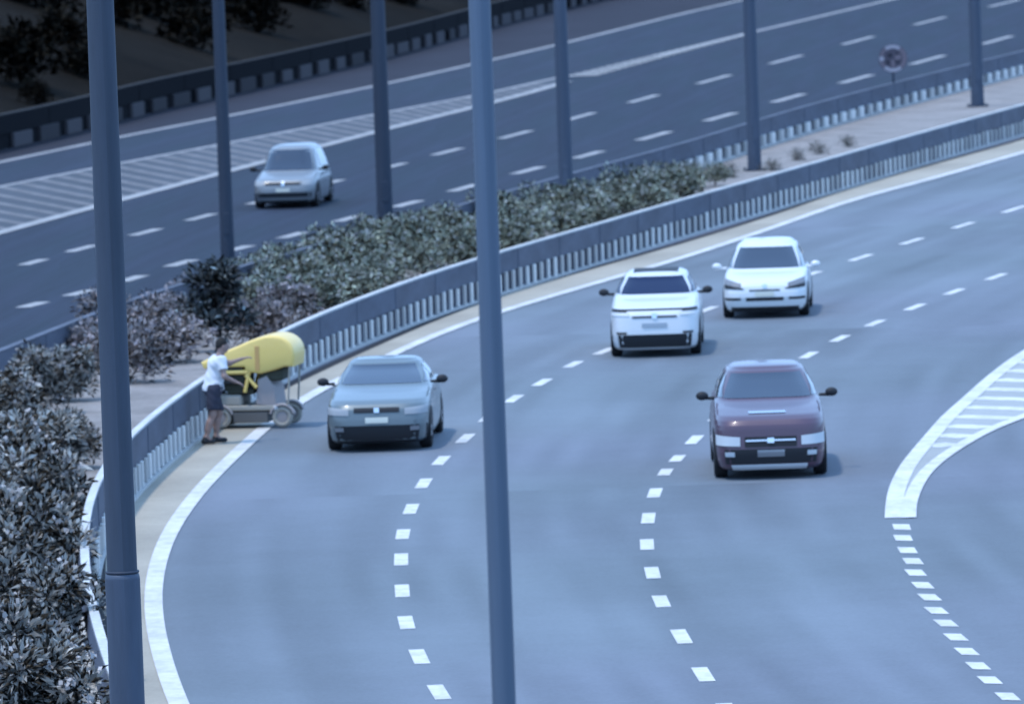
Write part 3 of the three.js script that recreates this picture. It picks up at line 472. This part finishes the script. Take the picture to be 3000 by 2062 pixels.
  // door gaps and handles
  for (const s of [-1, 1]) {
    for (const z of [S.mid, S.cowl - 0.3]) mesh('door_gap', sp(s, () => [z - 0.008, z + 0.008], 0.34, S.belt - 0.02, 0.003), M.black, g);
    mesh('door_handle', sp(s, () => [S.mid + 0.08, S.mid + 0.26], S.belt - 0.16, S.belt - 0.125, 0.02), S.mirrorMat ?? M.black, g);
    // arches and wheels
    for (const z of [S.axF, S.axR]) {
      const pt = sidePt(s, z, 0.5), xo = Math.abs(pt.x);
      mesh('wheel_arch', patch((u, v) => { const a = u * 6.28318, q = (0.02 + 0.98 * v) * (S.wr + 0.06), h = Math.max(bot + 0.01, S.wr + 0.02 + q * Math.sin(a)); return sidePt(s, z + q * Math.cos(a), h); }, 30, 4, 0.005), M.black, g);
      const wh = new THREE.Group(); wh.name = 'wheel'; g.add(wh); wh.position.set(s * (xo - 0.10), S.wr, z);
      const ty = new THREE.LatheGeometry([[S.wr - 0.13, -0.1], [S.wr - 0.02, -0.105], [S.wr, -0.07], [S.wr, 0.07], [S.wr - 0.02, 0.105], [S.wr - 0.13, 0.1]].map(([a, b]) => new THREE.Vector2(a, b)), 28).rotateZ(Math.PI / 2);
      mesh('tyre', ty, M.rubber, wh);
      const spokes = [new THREE.CylinderGeometry(S.wr - 0.12, S.wr - 0.12, 0.02, 24).rotateZ(Math.PI / 2).translate(s * 0.05, 0, 0)];
      for (let k = 0; k < 5; k++) spokes.push(box(0.03, S.wr - 0.16, 0.07).translate(s * 0.085, (S.wr - 0.16) / 2, 0).rotateX(k * 1.2566));
      mesh('rim', merge(spokes), M.rim, wh);
    }
  }
  return g;
}
// profile rows: height, front z, rear z, half width, plan exponent
function profile(L, w, h, o) {
  const F = L / 2, R = -L / 2, belt = o.belt, cowl = o.cowl, rake = o.rake, tail = o.tail, bon = o.bonnet;
  return [
    [0.15, F - 0.16, R + 0.20, w - 0.07, 6], [0.20, F - 0.07, R + 0.10, w - 0.035, 6.4], [0.30, F - 0.03, R + 0.04, w - 0.012, 6.6], [0.44, F, R + 0.01, w, 6.8], [0.54, F - 0.01, R, w, 6.8], [bon - 0.14, F - 0.05, R + 0.02, w - 0.002, 6.6], [bon - 0.06, F - 0.11, R + 0.03, w - 0.012, 6.2], [bon, F - 0.24, R + 0.05, w - 0.025, 6],
    [bon + (belt - bon) * 0.5, F - 0.24 - (F - 0.24 - cowl) * 0.45, R + 0.06, w - 0.035, 5.6], [belt - 0.025, cowl + 0.10, R + 0.09, w - 0.05, 5.4], [belt, cowl, tail - 0.02, w - 0.075, 5],
    [belt + (h - belt) * 0.35, cowl - rake * 0.42, tail + 0.14, w - 0.13, 5.4], [h - 0.12, cowl - rake * 0.86, tail + 0.36, w - 0.225, 5], [h - 0.04, cowl - rake * 1.02, tail + 0.46, w - 0.27, 4.4], [h - 0.01, cowl - rake * 1.14, tail + 0.56, w - 0.32, 4],
  ];
}
const common = (L, w, h, o) => ({ L, w, tab: profile(L, w, h, o), belt: o.belt, roof: h - 0.02, cowl: o.cowl, rake: o.rake, tail: o.tail, mid: o.mid ?? -0.12, axF: L / 2 - 0.82, axR: -L / 2 + 0.78, wr: o.wr ?? 0.31 });
const placeCar = (px, py, L, turn) => { const p = at(px, py), f = V(Math.sin(turn), 0, Math.cos(turn)); return p.addScaledVector(f, -L / 2 + 0.15).setY(0.012); };
const emblem = M.chrome;
{ // silver minivan on the far carriageway
  const L = 4.1, turn = -0.12, o = { belt: 0.94, cowl: 1.05, rake: 0.62, tail: -1.98, bonnet: 0.79, mid: 0.05 };
  const silver = paintJob(0.21, 0.22, 0.23, 0.2);
  car({ name: 'minivan', label: 'silver minivan driving alone on the far carriageway', category: 'minivan', ...common(L, 0.845, 1.57, o), paint: silver, pos: placeCar(832, 612, L, turn), turn, dome: 0.06,
    face: [['grille', -0.56, 0.56, 0.63, 0.69, M.black, 0.01], ['badge', -0.045, 0.045, 0.60, 0.72, emblem, 0.02], ['*headlight', 0.62, 0.95, 0.60, 0.72, M.lampGrey, 0.012, 0.03], ['number_plate', -0.22, 0.22, 0.45, 0.54, M.plate, 0.014], ['air_intake', -0.88, 0.88, 0.31, 0.42, M.black, 0.01], ['bumper_lip', -0.93, 0.93, 0.155, 0.22, M.black, 0.008]] });
}
{ // grey sedan
  const L = 4.4, turn = -0.055, o = { belt: 1.00, cowl: 0.84, rake: 0.80, tail: -1.45, bonnet: 0.85, mid: -0.15 };
  car({ name: 'sedan', label: 'grey-green sedan in the left lane, beside the yellow buggy', ...common(L, 0.87, 1.38, o), paint: paintJob(0.125, 0.155, 0.165, 0.2), pos: placeCar(1108, 1325, L, turn), turn,
    face: [['grille', -0.44, 0.44, 0.66, 0.74, M.black, 0.01], ['badge', -0.05, 0.05, 0.66, 0.73, emblem, 0.02], ['*headlight', 0.54, 0.95, 0.62, 0.72, M.lampGrey, 0.012, 0.03], ['number_plate', -0.22, 0.22, 0.49, 0.58, M.plate, 0.016], ['air_intake', -0.95, 0.95, 0.19, 0.45, M.black, 0.01], ['*fog_lamp', 0.64, 0.80, 0.36, 0.43, M.rim, 0.016], ['bumper_lip', -0.95, 0.95, 0.152, 0.185, M.black, 0.01]] });
}
{ // white car with the dark windscreen
  const L = 4.35, turn = -0.045, o = { belt: 1.10, cowl: 0.84, rake: 0.66, tail: -1.85, bonnet: 0.95, mid: -0.12, wr: 0.33 };
  car({ name: 'hatchback', label: 'white hatchback with a black roof and dark windscreen, left of the two white cars', ...common(L, 0.865, 1.50, o), paint: paintJob(0.64, 0.65, 0.66), pos: placeCar(1922, 1048, L, turn), turn, darkRoof: true, glass: M.glassDark, mirrorMat: M.black,
    face: [['bonnet_edge', -0.90, 0.90, 0.895, 0.925, M.black, 0.01], ['*headlight', 0.56, 0.95, 0.80, 0.885, M.lamp, 0.012, 0.03], ['*headlight_shade', 0.62, 0.95, 0.865, 0.90, M.black, 0.016, 0.03], ['grille', -0.50, 0.50, 0.765, 0.80, M.black, 0.01], ['badge', -0.055, 0.055, 0.75, 0.84, emblem, 0.02], ['number_plate', -0.28, 0.28, 0.58, 0.66, M.rim, 0.016], ['air_intake', -0.96, 0.96, 0.20, 0.45, M.black, 0.01], ['*fog_lamp', 0.62, 0.84, 0.46, 0.50, M.black, 0.016], ['bumper_lip', -0.72, 0.72, 0.16, 0.205, M.lamp, 0.012]] });
}
{ // white car behind it
  const L = 4.0, turn = -0.07, o = { belt: 0.93, cowl: 0.92, rake: 0.66, tail: -1.82, bonnet: 0.80, mid: -0.1 };
  car({ name: 'hatchback', label: 'white hatchback with a white roof, farthest back and right of the two white cars', ...common(L, 0.875, 1.43, o), paint: paintJob(0.68, 0.69, 0.69), pos: placeCar(2244, 934, L, turn), turn, dome: 0.08, mirrorMat: paintJob(0.7, 0.7, 0.7),
    face: [['grille', -0.36, 0.36, 0.565, 0.595, M.black, 0.01], ['badge', -0.05, 0.05, 0.62, 0.70, emblem, 0.02], ['*headlight', 0.55, 0.95, 0.62, 0.72, M.lampDim, 0.012, 0.09], ['*headlight_shade', 0.48, 0.93, 0.60, 0.62, M.black, 0.014, 0.08], ['number_plate', -0.22, 0.22, 0.46, 0.55, M.plate, 0.016], ['air_intake', -0.44, 0.44, 0.37, 0.44, M.black, 0.01], ['*fog_lamp_recess', 0.56, 0.93, 0.39, 0.44, M.black, 0.01], ['bumper_lip', -0.95, 0.95, 0.155, 0.25, M.black, 0.01]] });
}
{ // maroon car
  const L = 4.45, turn = -0.01, o = { belt: 1.15, cowl: 0.90, rake: 0.72, tail: -1.95, bonnet: 0.99, mid: -0.12, wr: 0.35 };
  car({ name: 'crossover', label: 'maroon crossover nearest the camera in the right lane', ...common(L, 0.89, 1.60, o), paint: paintJob(0.080, 0.036, 0.060, 0.1), pos: placeCar(2262, 1405, L, turn), turn, dome: 0.05,
    face: [['grille', -0.46, 0.46, 0.52, 0.68, M.black, 0.01], ['grille_bar', -0.44, 0.44, 0.61, 0.635, M.chrome, 0.02], ['badge', -0.06, 0.06, 0.58, 0.66, emblem, 0.03], ['*headlight', 0.54, 0.95, 0.54, 0.68, M.lamp, 0.012, 0.03], ['bonnet_trim', -0.38, 0.30, 1.015, 1.035, M.chrome, 0.012], ['number_plate', -0.24, 0.24, 0.37, 0.47, M.rim, 0.02], ['air_intake', -0.96, 0.96, 0.26, 0.49, M.black, 0.01], ['*fog_lamp', 0.64, 0.80, 0.38, 0.45, M.lamp, 0.016], ['skid_plate', -0.72, 0.66, 0.165, 0.25, M.lamp, 0.014]] });  // the chrome streak on the bonnet is a painted highlight
}

// ------------------------------------------------------------------ small yellow canopied buggy on the shoulder
{
  const p = at(752, 1252), turn = -0.18, g = thing('buggy', 'small yellow canopied buggy standing on the shoulder between the person and the sedan', 'buggy', p.setY(0.03), turn); g.scale.setScalar(0.95);
  const yellow = new THREE.MeshPhysicalMaterial({ color: lin(0.82, 0.57, 0.16), roughness: 0.5, clearcoat: 0.3 }), grey = std({ color: lin(0.36, 0.335, 0.29), roughness: 0.7 }), pink = std({ color: lin(0.33, 0.295, 0.29), roughness: 0.7 });
  const ext = (pts, half, bev) => { const s = new THREE.Shape(); s.moveTo(...pts[0]); s.splineThru ? null : 0; for (let i = 1; i < pts.length; i++) s.lineTo(...pts[i]); const q = new THREE.ExtrudeGeometry(s, { depth: half * 2 - bev * 2, bevelEnabled: true, bevelThickness: bev, bevelSize: bev * 0.7, bevelSegments: 3, steps: 1 }).translate(0, 0, -half + bev); return q; };
  const topCurve = new THREE.CatmullRomCurve3([[-0.84, 1.20], [-0.55, 1.33], [-0.2, 1.46], [0.12, 1.585], [0.42, 1.645], [0.62, 1.61], [0.76, 1.50], [0.81, 1.33], [0.79, 1.16]].map(([x, y]) => V(x, y, 0))).getSpacedPoints(28).map((q) => [q.x, q.y]);
  const canopy = ext([...topCurve, [0.66, 1.16], [0.46, 1.10], [0.2, 1.04], [-0.02, 1.07], [-0.06, 1.17], [-0.82, 1.155]], 0.52, 0.07);
  mesh('canopy', toCreasedNormals(canopy, 0.7), yellow, g);
  mesh('stripe', ext([[0.13, 1.06], [0.20, 1.06], [0.20, 1.50], [0.13, 1.50]], 0.528, 0.01), std({ color: lin(0.58, 0.33, 0.12), roughness: 0.6 }), g);
  mesh('visor_trim', box(0.66, 0.035, 1.0, -0.46, 1.095, 0, 0.01), M.black, g);
  const bars = (list) => merge(list.map(([x0, y0, x1, y1, z, r]) => { const a = V(x0, y0, z), b = V(x1, y1, z); return new THREE.TubeGeometry(new THREE.LineCurve3(a, b), 1, r ?? 0.035, 8); }));
  for (const z of [-0.46, 0.46]) mesh('frame', bars([[-0.60, 0.62, -0.52, 1.06, z], [-0.55, 1.03, 0.02, 1.03, z, 0.045], [0.0, 1.06, -0.10, 0.66, z], [-0.08, 0.98, 0.12, 0.74, z]]), yellow, g);
  for (const z of [-0.46, 0.46]) mesh('rear_strut', bars([[0.76, 1.2, 0.70, 0.42, z, 0.02]]), grey, g);
  mesh('seat', merge([box(0.42, 0.34, 0.8, -0.30, 0.84, 0, 0.06), box(0.5, 0.1, 0.8, -0.2, 0.66, 0, 0.04)]), std({ color: lin(0.045, 0.047, 0.035), roughness: 0.9 }), g);
  mesh('rear_basket', box(0.44, 0.22, 0.8, 0.38, 0.96, 0, 0.05), std({ color: lin(0.055, 0.06, 0.045), roughness: 0.9 }), g);
  mesh('rear_fender', ext([[0.12, 0.44], [0.46, 0.40], [0.42, 0.72], [0.30, 0.92], [0.16, 0.86]], 0.44, 0.04), pink, g);
  mesh('floor', merge([box(1.2, 0.10, 0.9, -0.1, 0.36, 0, 0.03), box(0.5, 0.22, 0.86, -0.42, 0.50, 0, 0.06)]), grey, g);
  mesh('undertray', box(0.66, 0.20, 0.88, -0.02, 0.19, 0, 0.02), std({ color: lin(0.13, 0.125, 0.12), roughness: 0.8 }), g);
  mesh('tiller', bars([[-0.62, 0.55, -0.50, 0.98, 0, 0.025], [-0.50, 0.98, -0.42, 1.0, 0.18, 0.02]]), M.black, g);
  mesh('head_lamp', new THREE.SphereGeometry(0.075, 14, 10).scale(0.6, 1, 1).translate(-0.70, 0.60, 0), M.lamp, g);
  for (const z of [-0.42, 0.42]) for (const x of [-0.58, 0.58]) mesh('mudguard', new THREE.TorusGeometry(0.225, 0.03, 8, 20, 2.6).rotateZ(0.27).scale(1, 1, 2.2).translate(x, 0.19, z), pink, g);
  mesh('armrest', merge([box(0.34, 0.05, 0.07, -0.36, 0.84, 0.44, 0.02), box(0.34, 0.05, 0.07, -0.36, 0.84, -0.44, 0.02)]), M.black, g);
  mesh('tail_lamp', new THREE.SphereGeometry(0.05, 12, 8).translate(0.46, 0.36, 0.44), M.lamp, g);
  for (const x of [-0.58, 0.58]) for (const z of [-0.42, 0.42]) { const wh = new THREE.Group(); wh.name = 'wheel'; wh.position.set(x, 0.19, z); g.add(wh); mesh('tyre', new THREE.TorusGeometry(0.145, 0.052, 10, 26), grey, wh); mesh('rim', new THREE.CylinderGeometry(0.10, 0.10, 0.07, 18).rotateX(Math.PI / 2), pink, wh); }
}

// ------------------------------------------------------------------ person: signed distances meshed as one surface
function netMesh(f, lo, hi, cell) {
  const n = [0, 1, 2].map((k) => Math.ceil((hi[k] - lo[k]) / cell) + 1), at3 = (i, j, k) => i + n[0] * (j + n[1] * k), d = new Float32Array(n[0] * n[1] * n[2]);
  for (let k = 0; k < n[2]; k++) for (let j = 0; j < n[1]; j++) for (let i = 0; i < n[0]; i++) d[at3(i, j, k)] = f(lo[0] + i * cell, lo[1] + j * cell, lo[2] + k * cell);
  const pos = [], idx = [], vid = new Int32Array(d.length).fill(-1), E = [];
  for (let a = 0; a < 8; a++) for (let b = 0; b < 3; b++) if (!(a >> b & 1)) E.push([a, a | 1 << b]);
  for (let k = 0; k < n[2] - 1; k++) for (let j = 0; j < n[1] - 1; j++) for (let i = 0; i < n[0] - 1; i++) {
    const v = []; let neg = 0; for (let c = 0; c < 8; c++) { const q = d[at3(i + (c & 1), j + (c >> 1 & 1), k + (c >> 2))]; v.push(q); if (q < 0) neg++; }
    if (!neg || neg === 8) continue;
    let x = 0, y = 0, z = 0, m = 0;
    for (const [a, b] of E) if (v[a] < 0 !== v[b] < 0) { const t = v[a] / (v[a] - v[b]); x += (a & 1) + ((b & 1) - (a & 1)) * t; y += (a >> 1 & 1) + ((b >> 1 & 1) - (a >> 1 & 1)) * t; z += (a >> 2) + ((b >> 2) - (a >> 2)) * t; m++; }
    vid[at3(i, j, k)] = pos.length / 3; pos.push(lo[0] + (i + x / m) * cell, lo[1] + (j + y / m) * cell, lo[2] + (k + z / m) * cell);
  }
  const s = [1, n[0], n[0] * n[1]];
  for (let k = 1; k < n[2] - 1; k++) for (let j = 1; j < n[1] - 1; j++) for (let i = 1; i < n[0] - 1; i++) { const o = at3(i, j, k);
    for (let ax = 0; ax < 3; ax++) { const a = d[o] < 0, b = d[o + s[ax]] < 0; if (a === b) continue; const u = s[(ax + 1) % 3], w = s[(ax + 2) % 3], q = [vid[o], vid[o - u], vid[o - u - w], vid[o - w]]; if (q.some((e) => e < 0)) continue; a ? idx.push(q[0], q[1], q[2], q[0], q[2], q[3]) : idx.push(q[0], q[2], q[1], q[0], q[3], q[2]); } }
  const g = new THREE.BufferGeometry(); g.setAttribute('position', new THREE.Float32BufferAttribute(pos, 3)); g.setIndex(idx); g.computeVertexNormals();
  return g;
}
const capsule = (a, b, ra, rb) => { const ab = [b[0] - a[0], b[1] - a[1], b[2] - a[2]], l = ab[0] ** 2 + ab[1] ** 2 + ab[2] ** 2; return (x, y, z) => { const px = x - a[0], py = y - a[1], pz = z - a[2], t = Math.max(0, Math.min(1, (px * ab[0] + py * ab[1] + pz * ab[2]) / l)); return Math.hypot(px - ab[0] * t, py - ab[1] * t, pz - ab[2] * t) - (ra + (rb - ra) * t); }; };
const blend = (fs, k) => (x, y, z) => { let d = 1e3; for (const f of fs) { const e = f(x, y, z), h = Math.max(k - Math.abs(d - e), 0) / k; d = Math.min(d, e) - h * h * k * 0.25; } return d; };
{
  const p = at(632, 1303), g = thing('person', 'person in white T-shirt and dark shorts with bare legs, stepping towards the yellow buggy', 'person', p.setY(0.03), 0.30);
  const skin = std({ color: lin(0.30, 0.20, 0.17), roughness: 0.6 }), white = std({ color: lin(0.66, 0.67, 0.70), roughness: 0.9 }), navy = std({ color: lin(0.040, 0.042, 0.062), roughness: 0.9 }), hair = std({ color: lin(0.018, 0.015, 0.013), roughness: 0.7 });
  const J = { pel: [-0.03, 0.95, 0], wai: [0.01, 1.10, 0], che: [0.07, 1.30, 0], nek: [0.13, 1.49, 0], hed: [0.17, 1.66, 0], shL: [0.10, 1.43, 0.17], shR: [0.10, 1.43, -0.17], elL: [0.12, 1.15, 0.27], wrL: [0.33, 1.04, 0.23], elR: [0.35, 1.33, -0.24], wrR: [0.58, 1.40, -0.20],
    hiL: [-0.03, 0.92, 0.09], hiR: [-0.03, 0.92, -0.09], knL: [-0.07, 0.50, 0.10], anL: [-0.20, 0.11, 0.10], knR: [0.10, 0.51, -0.10], anR: [0.03, 0.09, -0.10], toL: [-0.08, 0.035, 0.11], toR: [0.19, 0.035, -0.11] };
  const hand = (w, dir, up) => { // palm and five bent fingers
    const d = V(...dir).normalize(), u = V(...up).normalize(), s = d.clone().cross(u).normalize(), P = (a, b, c) => V(...w).addScaledVector(d, a).addScaledVector(s, b).addScaledVector(u, c).toArray(), out = [];
    for (const b of [-0.028, -0.01, 0.01, 0.027]) out.push(capsule(P(0.01, b * 0.6, 0), P(0.085, b, 0), 0.017, 0.013));
    [[-0.030, 0.062], [-0.011, 0.078], [0.010, 0.074], [0.029, 0.058]].forEach(([b, l]) => { out.push(capsule(P(0.088, b, 0), P(0.088 + l * 0.5, b * 1.15, -0.008), 0.0095, 0.009)); out.push(capsule(P(0.088 + l * 0.5, b * 1.15, -0.008), P(0.088 + l * 0.9, b * 1.2, -0.030), 0.009, 0.0075)); });
    out.push(capsule(P(0.025, -0.03, 0), P(0.06, -0.058, -0.01), 0.013, 0.011)); out.push(capsule(P(0.06, -0.058, -0.01), P(0.092, -0.064, -0.02), 0.011, 0.009)); return out;
  };
  const torso = [capsule(J.pel, J.wai, 0.135, 0.125), capsule(J.wai, J.che, 0.125, 0.135), capsule([0.06, 1.36, 0.1], [0.06, 1.36, -0.1], 0.10, 0.10), capsule([0.0, 0.94, 0.07], [0.0, 0.94, -0.07], 0.12, 0.12)];
  const arms = [capsule(J.shL, J.elL, 0.058, 0.043), capsule(J.elL, J.wrL, 0.043, 0.028), capsule(J.shR, J.elR, 0.058, 0.043), capsule(J.elR, J.wrR, 0.043, 0.028)];
  const legs = [capsule(J.hiL, J.knL, 0.092, 0.060), capsule(J.knL, J.anL, 0.060, 0.038), capsule(J.hiR, J.knR, 0.092, 0.060), capsule(J.knR, J.anR, 0.060, 0.038), capsule([-0.13, 0.36, 0.1], [-0.16, 0.25, 0.1], 0.058, 0.048), capsule([0.05, 0.36, -0.1], [0.04, 0.25, -0.1], 0.058, 0.048)];
  const head = [(x, y, z) => (Math.hypot((x - 0.175) / 0.098, (y - 1.665) / 0.122, (z) / 0.078) - 1) * 0.085, capsule([0.21, 1.60, 0], [0.235, 1.575, 0], 0.05, 0.035), capsule([0.265, 1.66, 0], [0.285, 1.635, 0], 0.012, 0.016), capsule([0.17, 1.655, 0.078], [0.165, 1.63, 0.08], 0.018, 0.014), capsule([0.17, 1.655, -0.078], [0.165, 1.63, -0.08], 0.018, 0.014)];
  const full = blend([...torso, ...arms, ...legs, capsule(J.che, J.nek, 0.075, 0.058), capsule(J.nek, [0.165, 1.60, 0], 0.058, 0.058), ...head, capsule(J.anL, J.toL, 0.04, 0.03), capsule(J.anR, J.toR, 0.04, 0.03)], 0.045);
  const handF = [blend(hand(J.wrL, [0.85, -0.35, 0], [0.3, 0.9, 0.2]), 0.008), blend(hand(J.wrR, [0.95, 0.2, 0.1], [-0.2, 0.9, 0]), 0.008)];
  const bodyG = netMesh(full, [-0.34, -0.02, -0.42], [0.72, 1.84, 0.42], 0.014);
  const hg = [J.wrL, J.wrR].map((w, i) => netMesh(handF[i], [w[0] - 0.1, w[1] - 0.16, w[2] - 0.16], [w[0] + 0.24, w[1] + 0.16, w[2] + 0.16], 0.005));
  mesh('body', mergeGeometries([bodyG, ...hg]), skin, g);
  const fold = (x, y, z) => 0.006 * Math.sin(x * 31 + y * 17) * Math.sin(z * 23 + y * 29);
  const shirt = blend([...torso, capsule(J.shL, J.elL, 0.066, 0.060), capsule(J.shR, J.elR, 0.066, 0.060)], 0.05);
  const mixp = (a, b, t) => a.map((v, i) => v + (b[i] - v) * t), sl = mixp(J.shL, J.elL, 0.62), sr = mixp(J.shR, J.elR, 0.62);
  const beyond = (x, y, z, a, m) => { const d = [m[0] - a[0], m[1] - a[1], m[2] - a[2]], l = Math.hypot(...d); return ((x - m[0]) * d[0] + (y - m[1]) * d[1] + (z - m[2]) * d[2]) / l; };
  mesh('t_shirt', netMesh((x, y, z) => { let d = shirt(x, y, z) - 0.022 - Math.max(0, 1.1 - y) * 0.06 + fold(x, y, z); d = Math.max(d, 0.90 - y); d = Math.max(d, y - 1.50); if (z > 0.19 || (x > 0.1 && z > 0.13)) d = Math.max(d, beyond(x, y, z, J.shL, sl)); if (x > 0.2) d = Math.max(d, beyond(x, y, z, J.shR, sr)); return d; }, [-0.36, 0.82, -0.42], [0.5, 1.58, 0.42], 0.014), white, g);
  const sh = blend([torso[0], torso[3], capsule(J.hiL, J.knL, 0.10, 0.085), capsule(J.hiR, J.knR, 0.10, 0.085)], 0.05);
  mesh('shorts', netMesh((x, y, z) => Math.max(sh(x, y, z) - 0.020 + fold(x, y, z), 0.56 - y + 0.02 * Math.sin(z * 9), y - 1.02), [-0.32, 0.48, -0.32], [0.34, 1.1, 0.32], 0.014), navy, g);
  mesh('hair', netMesh((x, y, z) => Math.max((Math.hypot((x - 0.165) / 0.112, (y - 1.675) / 0.132, z / 0.092) - 1) * 0.1, -(y - 1.655 + (x - 0.165) * -0.55), (x - 0.25)), [0, 1.5, -0.14], [0.32, 1.86, 0.14], 0.008), hair, g);
  for (const [a, t, s] of [[J.anL, J.toL, 0], [J.anR, J.toR, 1]]) mesh('shoe', netMesh((x, y, z) => Math.max(blend([capsule([a[0] - 0.03, 0.05, a[2]], t, 0.05, 0.042), capsule(a, [a[0] - 0.02, 0.05, a[2]], 0.05, 0.05)], 0.03)(x, y, z), 0.0 - y, y - 0.13), [a[0] - 0.14, -0.03, a[2] - 0.12], [t[0] + 0.12, 0.2, a[2] + 0.12], 0.009), M.black, g);
  for (const s of [-1, 1]) mesh('eye', new THREE.SphereGeometry(0.012, 10, 8).translate(0.258, 1.675, s * 0.032), std({ color: lin(0.05, 0.04, 0.04), roughness: 0.2 }), g);
}

// ------------------------------------------------------------------ pale box on the slope
{
  const o = camera.position, d = at(405, 246).sub(o).normalize(), b = at(405, 262); const q = o.clone().addScaledVector(d, b.distanceTo(o) + 12);
  const g = thing('equipment_box', 'dim grey concrete box on the dark slope, right of the thick left post', 'box', V(q.x, q.y - 0.15, q.z), 0.15), dim = std({ color: lin(0.017, 0.016, 0.015), roughness: 0.95, specularIntensity: 0.1 });
  mesh('wall', new RoundedBoxGeometry(1.75, 1.6, 1.4, 2, 0.05).translate(0, 0.8, 0), dim, g); mesh('lid', new RoundedBoxGeometry(1.85, 0.09, 1.5, 2, 0.03).translate(0, 1.65, 0), dim, g); mesh('door', new RoundedBoxGeometry(0.7, 1.2, 0.04, 1, 0.01).translate(-0.2, 0.75, 0.71), dim, g);
}

renderer.render(scene, camera);
